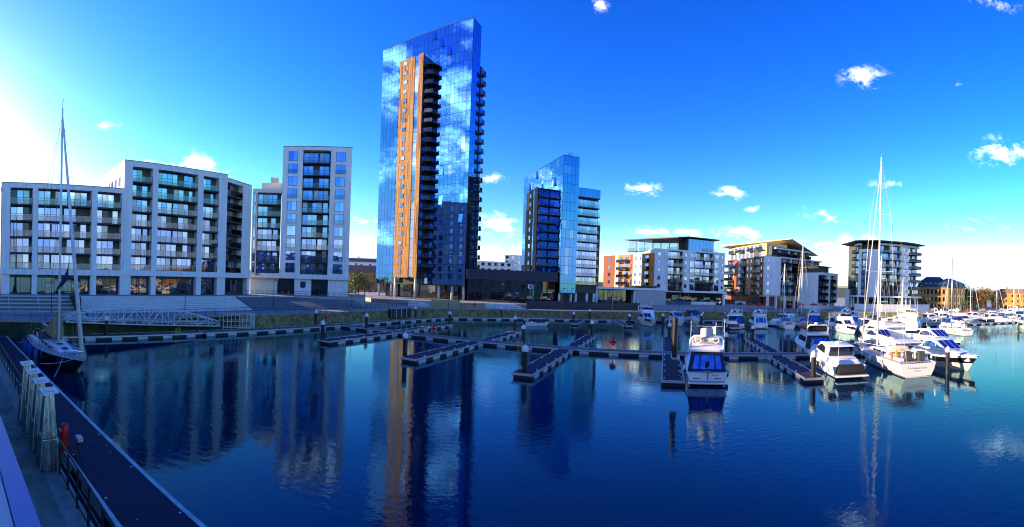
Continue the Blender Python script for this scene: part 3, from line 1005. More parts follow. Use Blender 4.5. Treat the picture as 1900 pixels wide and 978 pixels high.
# --- smaller glass tower
S0, SA, SK = (3.3, 159.2), R(-70.4), 0.92
S = thing('glass_tower', 'shorter mirror glass tower with dark balcony bay and stepped wing', 'building', (S0[0], S0[1], 3.99), SA)
S.scale = (SK, SK, SK)
box('plinth', S, 'paving_light', -1, 37, -5, 12, -.6, 0)
ZS = 52.3 - G
box('core', S, 'frame_dark', .05, 35.95, 0, 5.85, 6.8 - G, ZS - .1)
box('parapet', S, 'frame_dark', 0, 36, -.05, 5.95, ZS - .1, ZS + .05)
curtain(S, 0, 36, 6.8 - G, ZS - .15, 0, 1.8, 2.95, lambda x, z: 14.7 < x < 25.4 and z < 43.2 - G, 190)
curtain(S, 0.05, 5.9, 6.8 - G, ZS - .15, 0, 1.47, 2.95, None, 70, m='curtain_glass', fixed_x=35.96)
box('bay_core', S, 'slab_dark', 14.9, 25.28, -4.35, 0, 9.2 - G, 43.0 - G)
box('cladding_panel', S, 'clad_orange', 14.9, 17.6, -4.5, -4.35, 36.5 - G, 43.0 - G)
box('cladding_panel', S, 'clad_brown', 14.9, 17.6, -4.5, -4.35, 9.2 - G, 36.45 - G)
battens(S, 'cladding_battens', 14.9, 17.6, -4.5, 9.2 - G, 36.4 - G, 'clad_brown', .4)
box('cladding_panel', S, 'clad_brown', 17.65, 21.0, -4.5, -4.35, 9.2 - G, 43.2 - G)
battens(S, 'cladding_battens', 17.65, 21, -4.5, 9.2 - G, 43.2 - G, 'clad_brown', .4)
box('cladding_panel', S, 'clad_brown', 22.4, 25.3, -4.5, -4.35, 9.2 - G, 43.3 - G)
for k in range(11):
    z = 9.6 - G + k * 3.0
    box('glass_pane', S, 'curtain_glass', 21.05, 22.35, -4.45, -4.4, z, z + 2.9)
    fr = box('window', S, 'frame_dark', 18.4, 20.0, -4.66, -4.45, z + .7, z + 2.2)
    box('window_pane', S, 'curtain_glass_pale', 18.5, 19.9, -4.69, -4.66, z + .8, z + 2.1)
    box('balcony_slab', S, 'slab_dark', 25.28, 26.2, -4.3, -.1, z, z + .3)
    box('balustrade_pane', S, 'balcony_glass', 25.3, 26.15, -4.28, -4.25, z + .3, z + 1.4)
    box('balustrade_pane', S, 'balcony_glass', 26.14, 26.17, -4.24, -.1, z + .3, z + 1.4)
    box('side_window', S, 'boat_glass_blue', 25.28, 25.33, -3.9, -.4, z + .4, z + 2.7)
# stepped wing with full width balconies, facing the viewer
Sw = sub_frame(S, 'stepped_wing', (36.0 - .9, 5.95, 0), R(84.6))
box('wing_wall', Sw, 'frame_dark', 0, 8.6, 1.4, 12, 6.8 - G, 42.6 - G)
for k in range(11):
    z = 9.7 - G + k * 2.95
    if k < 10:
        balcony(Sw, .02, 8.6, z, 1.4, .1, 2.95, npane=6)
        for i in range(6):
            pane('window_pane', Sw, 'window_glass', .1 + i * 1.4, 1.42 + i * 1.4, z + .1, z + 2.6, 1.4, .05, .01)
curtain(Sw, 0, 8.6, 39.6 - G, 42.6 - G, 0.0, 1.43, 3.0)
box('wing_roof', Sw, 'frame_dark', 0, 8.62, .0, 1.4, 39.4 - G, 42.62 - G)
box('rear_wing', Sw, 'brick_red', 8.62, 10.4, 3, 14, 4 - G, 31 - G)
box('rear_wing_trim', Sw, 'column_white', 8.62, 8.9, 2.7, 3, 4 - G, 31 - G)
for x, y, px_ in ((34.6, .6, S), (34.6, 5.0, S), (20, -3.8, S), (1.0, 1.0, Sw), (5.0, .6, Sw), (7.6, .6, Sw)):
    MB().lathe([(.4, 0), (.4, 6.8 - G)], 14, (x, y, 0)).build('column', px_, 'column_white', smooth=True)
box('lobby_core', S, 'frame_dark', 3, 33, 1.5, 5.5, 0, 6.8 - G)
box('lobby_core', Sw, 'frame_dark', 1, 8.4, 3, 20, 0, 6.8 - G)
for x in (33.2, 34, 34.8, 35.4):
    MB().tube([(x, 3, ZS), (x, 3, ZS + 1.6)], .06).build('roof_mast', S, 'iron_black')
for x in (2, 3.6, 5.2):
    MB().tube([(35.5, x, ZS), (35.5, x, ZS + 1.2)], .05).build('roof_mast', S, 'iron_black')

# --- low glazed pavilion between the towers
ang, L = along((-13.0, 125.5), (13.0, 128.6))
K = thing('glazed_pavilion', 'low dark roofed glass pavilion linking the two towers', 'building', (-13.0, 125.5, 3.55), ang)
box('roof', K, 'hoarding_navy', -.6, L + .6, -1.2, 12, 10.3 - G, 13.2 - G)
box('fascia', K, 'slab_dark', -.65, L + .65, -1.25, -1.2, 10.2 - G, 10.7 - G)
box('back_wall', K, 'frame_dark', 0, L, 5, 11, 0, 10.3 - G)
for i in range(12):
    w = L / 12
    pane('shop_window', K, 'shop_glass', i * w + .06, (i + 1) * w - .06, .2, 3.1, .06, .05, .01)
    pane('shop_window', K, 'shop_glass', i * w + .06, (i + 1) * w - .06, 3.2, 6.6, .06, .05, .01)
    box('mullion', K, 'frame_dark', i * w - .06, i * w + .06, -.02, .2, 0, 6.75)
box('transom', K, 'frame_dark', 0, L, .0, .16, 3.1, 3.2)

# --- unseen block past the left edge, sized to shade the near pontoon and terrace
ang, L = along((-92, -32), (-74.6, 27.5))
N_ = thing('apartment_block', 'unseen white apartment block beyond the left edge, sized to shade the near quay', 'building', (-92, -32, 4.78), ang)
facade(N_, [(0, 1.5, 'wall'), (1.5, 12, 'balc'), (12, 13.2, 'wall'), (13.2, 26, 'balc'), (26, 27.2, 'wall'), (27.2, 40, 'balc'), (40, 41.2, 'wall'), (41.2, 53, 'balc'), (53, 60, 'balc'), (60, L, 'wall')], 9.5 - ZB, 8, 2.96, 34.0 - ZB)
body(N_, 0, L, 1.52, 15, 0, 33.9 - ZB)
box('podium_beam', N_, 'render_white', -.2, L, -.35, 1.6, 8.4 - ZB, 9.5 - ZB)
ground_floor(N_, 0, L, 0, 8.4 - ZB, 1.1, [(0, 1.5), (12, 13.2), (26, 27.2), (40, 41.2), (53, 54.2), (60, L)])

# ---------------------------------------------------------------- blocks along the right hand quay
def small_balconies(p, x0, x1, z0, n, fh, proj=1.3, glass='balcony_glass'):
    """projecting balconies with a glazed door behind"""
    for k in range(n):
        z = z0 + k * fh
        box('balcony_slab', p, 'slab_dark', x0, x1, -proj, 0, z - .1, z + .12)
        w = (x1 - x0) / 2
        for i in range(2):
            pane('balustrade_pane', p, glass, x0 + i * w + .03, x0 + (i + 1) * w - .03, z + .12, z + 1.15, -proj + .05, .03)
        box('balustrade_pane', p, glass, x0, x0 + .03, -proj + .08, 0, z + .12, z + 1.15)
        box('balustrade_pane', p, glass, x1 - .03, x1, -proj + .08, 0, z + .12, z + 1.15)
        box('window', p, 'frame_dark', x0 + .25, x1 - .25, -.05, .02, z + .12, z + 2.3)
        pane('window_pane', p, 'window_glass', x0 + .32, (x0 + x1) / 2 - .03, z + .2, z + 2.22, -.05, .03, .01)
        pane('window_pane', p, 'window_glass', (x0 + x1) / 2 + .03, x1 - .32, z + .2, z + 2.22, -.05, .03, .01)

def windows(p, xs, z0, n, fh, w, h, sill=.8, frame='frame_dark', y=0.0):
    for x in xs:
        for k in range(n):
            z = z0 + k * fh + sill
            box('window', p, frame, x - w / 2, x + w / 2, y - .04, y + .03, z, z + h)
            pane('window_pane', p, 'window_glass', x - w / 2 + .07, x + w / 2 - .07, z + .07, z + h - .07, y - .04, .02, .008)

# --- white and orange quay block with a glass penthouse
ang, L = along((49, 141.8), (76.4, 140.6))
Q1 = thing('quayside_block', 'white and orange quayside block with glass penthouse under a thin flying roof', 'building', (52.0, 150.3, 2.0), ang)
Q1.scale = (1.06, 1.06, 1.06)
g = 2.4
ow = {'n': 1, 'in': 1.15, 'sill': .8, 'head': .75}
facade(Q1, [(0, 3.4, 'win', ow), (3.4, 5.1, 'wall'), (5.1, 10.6, 'balc', {'proj': 1.2}), (10.6, 13, 'win', {'n': 1, 'in': .7, 'sill': .9, 'head': .6}), (13, 15.4, 'win', {'n': 2, 'in': .35, 'sill': .15, 'head': .5, 'juliet': True}),
            (15.4, 22.8, 'balc', {'proj': .3}), (22.8, 25.4, 'win', {'n': 2, 'in': .4, 'sill': .15, 'head': .5, 'juliet': True}), (25.4, 27.4, 'win', {'n': 1, 'in': .65, 'sill': .9, 'head': .7})], 8.9 - g, 5, 2.82, 23.5 - g)
body(Q1, .01, 27.39, 1.52, 16, 6.3, 23.3 - g)
box('podium_beam', Q1, 'render_white', -1.2, 28.2, -.8, 12, 8.2 - g, 8.9 - g)
box('shop_back', Q1, 'frame_dark', 4.3, 26.9, 1.0, 10, 0, 8.2 - g)
for i in range(9):
    a = 4.4 + i * 2.5
    pane('shop_window', Q1, 'shop_glass', a + .05, a + 2.45, 2.7, 5.7, .5, .05, .01)
    pane('shop_screen', Q1, 'teal_panel' if i < 4 else 'column_white' if i < 8 else 'shop_glass', a + .04, a + 2.46, .1, 2.55, .4, .05)
    box('mullion', Q1, 'frame_dark', a - .05, a + .05, .4, .62, 0, 5.8)
for a in (3.6, 26.9):
    box('pillar', Q1, 'render_white', a, a + .7, -.7, 1, 0, 8.2 - g)
w_ang, wL = along((37, 169), (49, 141.8))
Q1w = sub_frame(Q1, 'coloured_wing', ((-12) * math.cos(ang) + 27.2 * math.sin(ang), 12 * math.sin(ang) + 27.2 * math.cos(ang), 0), w_ang - ang)
facade(Q1w, [(-.6, 7.0, 'win', {'mat': 'brick_red', 'n': 1, 'in': 3.0, 'sill': .8, 'head': .7}), (7.0, 8.7, 'wall'), (8.7, 16.0, 'wall', {'mat': 'clad_orange'}), (16.0, 17.9, 'win', {'mat': 'clad_rust', 'n': 1, 'in': .5}), (17.9, 20.8, 'win', {'n': 1, 'in': .9, 'sill': .8, 'head': .7}), (20.8, 23.3, 'win', {'n': 1, 'in': .8, 'sill': .8, 'head': .7}),
             (23.3, 27.1, 'wall', {'mat': 'clad_orange'}), (27.1, 29.6, 'wall', {'mat': 'clad_orange'})], 7.0 - g, 5, 2.9, 21.9 - g, wall='render_cream')
for a, c in ((9.1, 11.8), (12.6, 15.5), (24.3, 26.9)):
    small_balconies(Q1w, a, c, 7.4 - g, 5, 2.86)
body(Q1w, -.6, 29.6, 1.52, 10, 0, 21.8 - g, wall='brick_red')
box('wing_base', Q1w, 'paving_light', -4, 29.7, -4, 0, 0, 6.9 - g)
# penthouse
p_ang, pL = along((45.7, 165.8), (62.6, 145.1))
Q1p = sub_frame(Q1, 'penthouse', ((-3.3) * math.cos(ang) + 24 * math.sin(ang), 3.3 * math.sin(ang) + 24 * math.cos(ang), 0), p_ang - ang)
for i in range(8):
    box('roof_prop', Q1p, 'steel_white', i * 3.75, i * 3.75 + .12, .5, .62, 22.0 - g, 28.5 - g)
    box('roof_prop', Q1p, 'steel_white', i * 3.75, i * 3.75 + .12, 7.5, 7.62, 22.0 - g, 28.5 - g)
for i in range(14):
    pane('window_pane', Q1p, 'balcony_glass', i * 1.9 + .04, i * 1.9 + 1.86, 23.4 - g, 28.2 - g, .35, .05, .01)
for a in (.5, 6, 19):
    balcony(Q1p, a, a + 4.5, 23.6 - g + .4, .3, 1.2, 3)
Q1q = sub_frame(Q1, 'penthouse_front', (13.9, 3.0, 0), R(6.6) - ang)
box('inner_room', Q1q, 'recess_wall', 0, 11.3, .4, 8, 22.0 - g, 28.2 - g)
for i in range(7):
    pane('window_pane', Q1q, 'curtain_glass', i * 1.6 + .04, i * 1.6 + 1.56, 23.4 - g, 28.1 - g, .35, .05, .01)
balcony(Q1q, 7, 12.6, 23.9 - g, .3, 1.1, 3)
nr = [Vector(q) for q in ((44.6, 167.2), (62.5, 143.2), (76.2, 144.8), (76, 158), (58, 170))]
loc = lambda q: ((q.x - 49) * math.cos(ang) + (q.y - 141.8) * math.sin(ang), -(q.x - 49) * math.sin(ang) + (q.y - 141.8) * math.cos(ang))
prism('flying_roof', Q1, 'slab_dark', [loc(q) for q in nr], 28.5 - g, 28.85 - g)
# single storey podium with pale rendered wall in front of the wing
ang2, L2 = along((27.0, 133.6), (53.0, 139.4))
Q0 = thing('podium_pavilion', 'single storey pale rendered pavilion with dark glazed front beside the shorter tower', 'building', (27.0, 133.6, 2.4), ang2)
box('roof', Q0, 'render_white', -.3, L2, -.4, 12, 6.2, 6.9)
box('rendered_wall', Q0, 'render_grey', 14.5, L2 - .2, 0, 11.5, 0, 6.2)
box('back_wall', Q0, 'frame_dark', 0, 14.4, 3.5, 11, 0, 6.2)
for i in range(8):
    pane('shop_window', Q0, 'shop_glass', .4 + i * 1.72, 2.0 + i * 1.72, .2, 5.9, 3.4, .05, .01)
for a in (.2, 14.2):
    MB().lathe([(.4, 0), (.4, 6.2)], 14, (a, .6, 0)).build('column', Q0, 'column_white', smooth=True)

# --- second quay block: white, rust and orange with a blade roof
ang, L = along((91.4, 135), (99.1, 135.7))
Q2 = thing('quayside_block', 'white and rust quayside block with cream top floors above the red cafe parasols', 'building', (98.7, 145.8, 1.87), ang)
Q2.scale = (1.08, 1.08, 1.08)
facade(Q2, [(0, 2.2, 'win', {'n': 1, 'in': .45, 'sill': .8, 'head': .7}), (2.2, 7.7, 'wall')], 8.0 - g, 5, 3.0, 23.2 - g)
body(Q2, 2.0, 7.69, 1.52, 14, 8.0 - g, 23.0 - g)
Q2f = sub_frame(Q2, 'balcony_front', (7.7, 0, 0), R(9) - ang)
facade(Q2f, [(0.02, 5.8, 'balc'), (5.8, 6.1, 'wall'), (6.1, 12.3, 'balc'), (12.3, 12.6, 'wall'), (12.6, 19.3, 'balc'), (19.3, 19.6, 'wall'), (19.6, 25.4, 'balc')], 8.2 - g, 5, 2.95, 23.4 - g, depth=1.6, proj=.25)
body(Q2f, 0, 25.4, 1.62, 14, 8.2 - g, 23.2 - g)
facade(Q2f, [(-3, 4, 'balc'), (4, 11, 'balc'), (11, 18, 'balc')], 23.6 - g, 1, 2.7, 26.8 - g, depth=1.2)
Q2f.children[-1].location.z += 0
w_ang, wL = along((92.4, 169.4), (91.4, 135))
Q2w = sub_frame(Q2, 'rust_wing', ((1.0) * math.cos(ang) + 34.4 * math.sin(ang), -1.0 * math.sin(ang) + 34.4 * math.cos(ang), 0), w_ang - ang)
facade(Q2w, [(0, 9.0, 'balc', {'proj': .8}), (9.0, 12.4, 'wall', {'mat': 'clad_rust'}), (12.4, 14.5, 'wall', {'mat': 'render_white'}), (14.5, 18.9, 'balc', {'proj': 1.0}), (18.9, 25.1, 'wall', {'mat': 'clad_orange'}), (25.1, 30.0, 'balc', {'proj': 1.2, 'inner': 'clad_rust'}), (30.0, 32.4, 'win', {'mat': 'clad_rust', 'n': 1, 'in': .8})], 8.0 - g, 5, 2.95, 23.0 - g, wall='clad_rust')
windows(Q2w, (20.5, 23.3), 8.0 - g, 5, 2.95, 1.1, 1.7)
body(Q2w, 0, 32.3, 1.52, 9, 0, 22.9 - g, wall='clad_rust')
# cream upper floors set back, with the pitched blade roof
box('upper_floors', Q2w, 'cream_sun_gold', .5, 31.0, 2.2, 12, 22.9 - g, 28.6 - g)
windows(Q2w, [2.5 + i * 3.4 for i in range(8)], 23.0 - g, 2, 2.8, 2.2, 2.1, sill=.35, y=2.2)
for a in (1, 9, 18, 25):
    balcony(Q2w, a, a + 5, 26.0 - g, 2.2, -.9, 2.8)
loc = lambda x, y: ((x - 91.4) * math.cos(ang) + (y - 135) * math.sin(ang), -(x - 91.4) * math.sin(ang) + (y - 135) * math.cos(ang))
pts = [(90.4, 170.6), (101.5, 132.6), (128, 147), (116, 172)]
v = [(*loc(*q), z) for q, z in zip(pts, (29.2 - g, 30.3 - g, 26.4 - g, 26.4 - g))]
v += [(a, b_, c + .35) for a, b_, c in v]
mesh('blade_roof', Q2, 'cream_sun_gold', v, [(3, 2, 1, 0), (4, 5, 6, 7), (0, 1, 5, 4), (1, 2, 6, 5), (2, 3, 7, 6), (3, 0, 4, 7)])
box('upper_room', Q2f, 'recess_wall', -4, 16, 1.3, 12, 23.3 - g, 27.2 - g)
# colonnade and cafe level
box('fascia_beam', Q2, 'sand_stone', 0, 7.7, .2, 4, 5.0, 5.6)
box('fascia_beam', Q2f, 'sand_stone', 0, 25.4, .2, 4, 3.4, 5.75)
box('cafe_back', Q2f, 'frame_dark', -7, 25.4, 4, 12, 0, 5.8)
for i in range(12):
    pane('shop_window', Q2f, 'shop_glass', -6.8 + i * 2.7, -4.3 + i * 2.7, .1, 3.2, 3.9, .05, .01)
for a in (-7.0, -2.5, 2.5, 8, 13.5, 19, 24.6):
    box('pillar', Q2f, 'column_white', a, a + .75, -.1, .7, 0, 5.8)
box('end_wall', Q2w, 'brick_red', 2, 26, -6, -.5, 0, 3.2)
box('end_wall_sign', Q2w, 'column_white', 22, 30, -6.3, -6.02, .3, 3.0)

# --- small white block between the two
ang, L = along((121, 136.4), (133.5, 139.2))
Q3 = thing('quayside_block', 'small low white block with dark balconies left of the round white tower block', 'building', (121, 136.4, 2.4), ang)
facade(Q3, [(0, 5.2, 'balc', {'proj': .4}), (5.2, 7, 'wall'), (7, 11.2, 'balc', {'proj': .4}), (11.2, 12.8, 'wall')], 5.5 - g, 4, 2.95, 18.4 - g, wall='render_white')
body(Q3, 0, 12.8, 1.52, 12, 0, 18.3 - g)
box('roof_terrace', Q3, 'recess_wall', 1, 9, 2.5, 9, 18.3 - g, 21 - g)
box('roof', Q3, 'slab_dark', .2, 10, 1.6, 10, 21 - g, 21.3 - g)
box('stair_tower', Q3, 'column_white', 13.2, 15.0, -6, -4, 0, 9)

# --- round ended white tower block
RP = [(136.5, 132.2), (133.6, 126.5), (138.0, 118.6), (147.0, 113.9), (151.6, 112.9), (159.2, 112.7)]
Q4 = thing('round_block', 'round ended white balcony block with thin disc roof right of the quay', 'building', (*RP[2], 2.4), 0)
specs = [([(0, 6.3, 'balc', {'proj': 1.1, 'inner': 'clad_orange'})]), ([(0, 1.3, 'wall'), (1.3, 4.3, 'balc', {'proj': .5}), (4.3, 9.0, 'wall')]),
         ([(0.02, 5.0, 'balc', {'proj': .5}), (5.0, 5.3, 'wall'), (5.3, 10.1, 'balc', {'proj': 1.0})]), ([(0, 4.6, 'win', {'n': 2, 'in': 1.3, 'sill': 1.0, 'head': .75})]), ([(0.02, 7.6, 'balc', {'proj': 1.4})])]
for i, sp in enumerate(specs):
    a, c = RP[i], RP[i + 1]
    an, ln = along(a, c)
    fr = sub_frame(Q4, 'facade_section', (a[0] - RP[2][0], a[1] - RP[2][1], 0), an)
    top = 28.9 if i == 1 else 31.6
    facade(fr, sp, 8.9 - g, 7 if i != 1 else 6, 3.12, top - g, depth=1.4, proj=.6)
    box('podium_beam', fr, 'render_white', -.4, ln + .4, -1.5, 1.5, 8.2 - g, 8.9 - g)
    n = int(ln / 1.8)
    for k in range(n):
        pane('shop_window', fr, 'shop_glass', k * ln / n + .05, (k + 1) * ln / n - .05, 1.6, 5.6, .4, .05, .01)
    for k in (0.1, ln / 2):
        box('pillar', fr, 'column_white', k, k + .5, -1.2, -.6, 1.2, 8.2 - g)
ctr = Vector((150, 128))
inn = [Vector(q) + (ctr - Vector(q)).normalized() * 2.6 for q in RP]
rel = lambda q: (q[0] - RP[2][0], q[1] - RP[2][1])
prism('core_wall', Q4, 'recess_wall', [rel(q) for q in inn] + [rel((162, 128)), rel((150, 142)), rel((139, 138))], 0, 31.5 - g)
disc = [Vector(q) + (Vector(q) - ctr).normalized() * 2.6 for q in RP]
prism('disc_roof', Q4, 'slab_dark', [rel(q) for q in disc] + [rel((165, 128)), rel((152, 146)), rel((137, 141))], 32.1 - g, 32.5 - g)
MB().tube([(11, 2, 32.4 - g), (11, 2, 41 - g)], .08).build('roof_mast', Q4, 'iron_black')
prism('terrace_wall', Q4, 'column_white', [rel(q) for q in [(129, 124), (134, 113), (147, 108), (160, 107), (160, 108), (147, 109), (135, 114), (130, 124)]], 0, 3.0)
prism('terrace_deck', Q4, 'paving', [rel(q) for q in [(130.2, 124), (135.2, 114.2), (147.2, 109.2), (160, 108.2), (160, 113), (140, 125)]], 0, 1.4)

# --- office with the blue mansard roof
ang, L = along((167.1, 118.8), (175.2, 106.4))
O_ = thing('office_building', 'yellow brick office with blue mansard roof on the far quay', 'building', (167.1, 118.8, 2.4), ang)
ang2, L2 = along((175.2, 106.4), (185.4, 102.9))
box('brick_wall', O_, 'brick_yellow', 0, 14.8, 0, 12, 0, 11.2)
Of = sub_frame(O_, 'front_wing', (14.8, 0, 0), ang2 - ang)
box('brick_wall', Of, 'brick_yellow', 0, 10.9, .02, 12, 0, 11.2)
for fr, xs in ((O_, [1.2 + i * 1.9 for i in range(7)]), (Of, [1.4, 3.9, 6.4, 9.2])):
    for x in xs:
        for k, (z, h) in enumerate(((.3, 2.6), (4.4, 2.0), (7.8, 2.4))):
            box('window', fr, 'frame_dark', x - .5, x + .5, -.05, .03, z, z + h)
            pane('window_pane', fr, 'boat_glass', x - .42, x + .42, z + .08, z + h - .08, -.05, .02)
        box('brick_pilaster', fr, 'brick_orange', x + .75, x + 1.05, -.12, .0, 0, 11.2)
def mansard(p, x0, x1, y0, y1, z0, z1, z2, ins=1.0):
    q = [(x0, y0), (x1, y0), (x1, y1), (x0, y1)]
    q2 = [(x0 + ins, y0 + ins), (x1 - ins, y0 + ins), (x1 - ins, y1 - ins), (x0 + ins, y1 - ins)]
    v = [(*a, z0) for a in q] + [(*a, z1) for a in q2]
    m_ = ((x0 + x1) / 2, (y0 + y1) / 2)
    v += [((x0 + 4.5), m_[1], z2), ((x1 - 4.5), m_[1], z2)]
    return mesh('mansard_roof', p, 'roof_blue', v, [(0, 1, 5, 4), (1, 2, 6, 5), (2, 3, 7, 6), (3, 0, 4, 7), (4, 5, 9, 8), (5, 6, 9), (6, 7, 8, 9), (7, 4, 8), (0, 3, 2, 1)])
rf = mansard(O_, -.4, 15.2, -.4, 12.4, 11.25, 13.6, 16.4)
rf2 = mansard(Of, -.6, 11.3, -.41, 12.4, 11.22, 13.5, 15.8)
for i in range(6):
    box('dormer', O_, 'roof_blue', 1.2 + i * 2.3, 2.4 + i * 2.3, -.2, 1.5, 11.5, 13.3)
    pane('window_pane', O_, 'boat_glass', 1.3 + i * 2.3, 2.3 + i * 2.3, 11.7, 13.1, -.2, .04)
for i in range(3):
    box('dormer', Of, 'roof_blue', 1.6 + i * 3, 3.0 + i * 3, -.2, 1.5, 11.5, 13.2)
    pane('window_pane', Of, 'boat_glass', 1.7 + i * 3, 2.9 + i * 3, 11.7, 13.0, -.2, .04)

# --- row of brick houses at the right edge, far houses, bridge and hill
def brick_house(label, a, c, h, rh, wall, depth=10, nwin=6, base=2.4, roof='roof_clay', floors=3):
    an, ln = along(a, c)
    t = thing('brick_house', label, 'house', (a[0], a[1], base), an)
    box('brick_wall', t, wall, 0, ln, 0, depth, 0, h)
    v = [(-.4, -.4, h), (ln + .4, -.4, h), (ln + .4, depth + .4, h), (-.4, depth + .4, h), (depth * .4, depth / 2, h + rh), (ln - depth * .4, depth / 2, h + rh)]
    r = mesh('roof', t, roof, v, [(0, 1, 5, 4), (1, 2, 5), (2, 3, 4, 5), (3, 0, 4), (3, 2, 1, 0)])
    box('chimney', t, wall, ln * .3, ln * .3 + 1, depth / 2 - .5, depth / 2 + .5, h, h + rh + 1)
    fh = h / floors
    for i in range(nwin):
        x = ln * (i + .5) / nwin
        for k in range(floors):
            box('window', t, 'frame_dark', x - .55, x + .55, -.05, .03, k * fh + .8, k * fh + 2.3)
            pane('window_pane', t, 'window_glass', x - .47, x + .47, k * fh + .88, k * fh + 2.22, -.05, .02)
    return t
brick_house('orange brick terrace house at the extreme right edge of the far shore', (234.8, 111.7), (238.5, 86), 9.5, 2.6, 'brick_orange', nwin=7)
brick_house('smaller orange brick house between autumn trees and the right edge terrace', (222, 122), (233, 114), 8.0, 2.2, 'brick_orange', nwin=3, floors=2)
brick_house('ochre rendered house far behind the trees beside the skyscraper base', (-76, 178), (-56, 186), 10, 3.2, 'brick_yellow', nwin=5, base=2.4)
brick_house('white terraced house on the hill behind the ochre house', (-100, 232), (-66, 246), 17, 2.5, 'render_white', nwin=7, base=2.4, roof='roof_felt', floors=5)
def flat_block(label, a, c, h, depth=12, base=2.4, rows=3, nwin=7, wall='render_white'):
    an, ln = along(a, c)
    t = thing('flat_block', label, 'building', (a[0], a[1], base), an)
    body(t, 0, ln, 0, depth, 0, h, wall)
    for i in range(nwin):
        x = ln * (i + .5) / nwin
        for k in range(rows):
            z = h - (k + 1) * 2.9 + .7
            box('window', t, 'frame_dark', x - .8, x + .8, -.05, .03, z, z + 1.5)
            pane('window_pane', t, 'window_glass', x - .72, x + .72, z + .08, z + 1.42, -.05, .02)
    return t
flat_block('pale flat roofed building seen between the two glass towers', (-20, 215), (3, 219), 18, rows=4)
flat_block('far white block with stair tower left of the shorter glass tower', (-5, 250), (12, 252), 24, rows=5, nwin=5)
# the waterfront behind the viewer, which the pavilion and shop glass mirror
flat_block('grey waterfront block behind the viewer mirrored in the pavilion glass', (62, -44), (-58, -24), 20, depth=14, rows=5, nwin=30, wall='render_grey')
flat_block('brick waterfront block across the water behind the viewer', (190, -92), (75, -50), 17, depth=14, rows=4, nwin=26, wall='brick_red')
# motorway bridge far beyond
BR_ = thing('road_bridge', 'long low concrete road bridge far on the horizon at right', 'bridge', (900, 420, 0), along((700, 520), (1250, 150))[0])
box('bridge_deck', BR_, 'stone_coping', -420, 520, -6, 6, 23, 27)
for i in range(14):
    box('bridge_pier', BR_, 'stone_coping', -400 + i * 68, -394 + i * 68, -4, 4, 0, 23)
hill = MB()
pts = [(-900, 0), (-520, 26), (-330, 38), (-180, 44), (-60, 30), (120, 20), (420, 16), (800, 26), (1300, 22), (1700, 10)]
for (x0, h0), (x1, h1) in zip(pts, pts[1:]):
    hill.poly([(x0, 700, 0), (x1, 700, 0), (x1, 800, h1), (x0, 800, h0)])
    hill.poly([(x0, 800, h0), (x1, 800, h1), (x1, 1200, h1 * .8), (x0, 1200, h0 * .8)])
for (x0, h0), (x1, h1) in zip(pts[5:], pts[6:]):
    pass
tag(hill.build('hill', None, 'hill_far'), kind='structure')
tag(mesh('far_shore_hill', None, 'hill_far', [(500, 760, 0), (1500, 250, 0), (1900, -100, 0), (560, 830, 26), (1560, 320, 30), (1960, -60, 24), (620, 950, 10), (1700, 480, 10), (2100, 20, 10)],
         [(0, 1, 4, 3), (1, 2, 5, 4), (3, 4, 7, 6), (4, 5, 8, 7)]), kind='structure')

# ---------------------------------------------------------------- pontoons, piles, railings
def pontoon(label, a, c, width, fl=1.3, gap=2.6, deck='deck_grey', name='pontoon', cleats=True, group='marina pontoons', edge_w=.12, edge='alu_edge', slab=6.0, off=.0):
    an, L = along(a, c)
    t = thing(name, label, 'pontoon', (a[0], a[1], 0), an, group)
    h = width / 2
    k = max(1, int(round(L / slab)))
    for i in range(k):
        box('deck_panel', t, deck, i * L / k + .012, (i + 1) * L / k - .012, -h + edge_w, h - edge_w, .30, .52)
    for sgn in (-1, 1):
        for i in range(k):
            y0, y1 = sorted((sgn * h, sgn * (h - edge_w + .004)))
            box('edge_beam', t, edge, i * L / k + .03, (i + 1) * L / k - .03, y0, y1, .36, .55)
    box('end_beam', t, edge, L - .02, L + .08, -h, h, .3, .53)
    box('end_beam', t, edge, -.08, .02, -h, h, .3, .53)
    box('float_frame', t, 'rubber_black', .1, L - .1, -h + .12, h - .12, -.15, .32)
    x = .15 + off
    while x + fl < L:
        box('float', t, 'float_white', x, x + fl, -h + .02, h - .02, -.35, .31)
        x += fl + gap
    if cleats:
        x = 1.2
        while x < L - .5:
            for sgn in (-1, 1):
                box('cleat', t, 'cap_white', x - .13, x + .13, sgn * (h - .28) - .05, sgn * (h - .28) + .05, .52, .64)
            x += 3.6
    return t

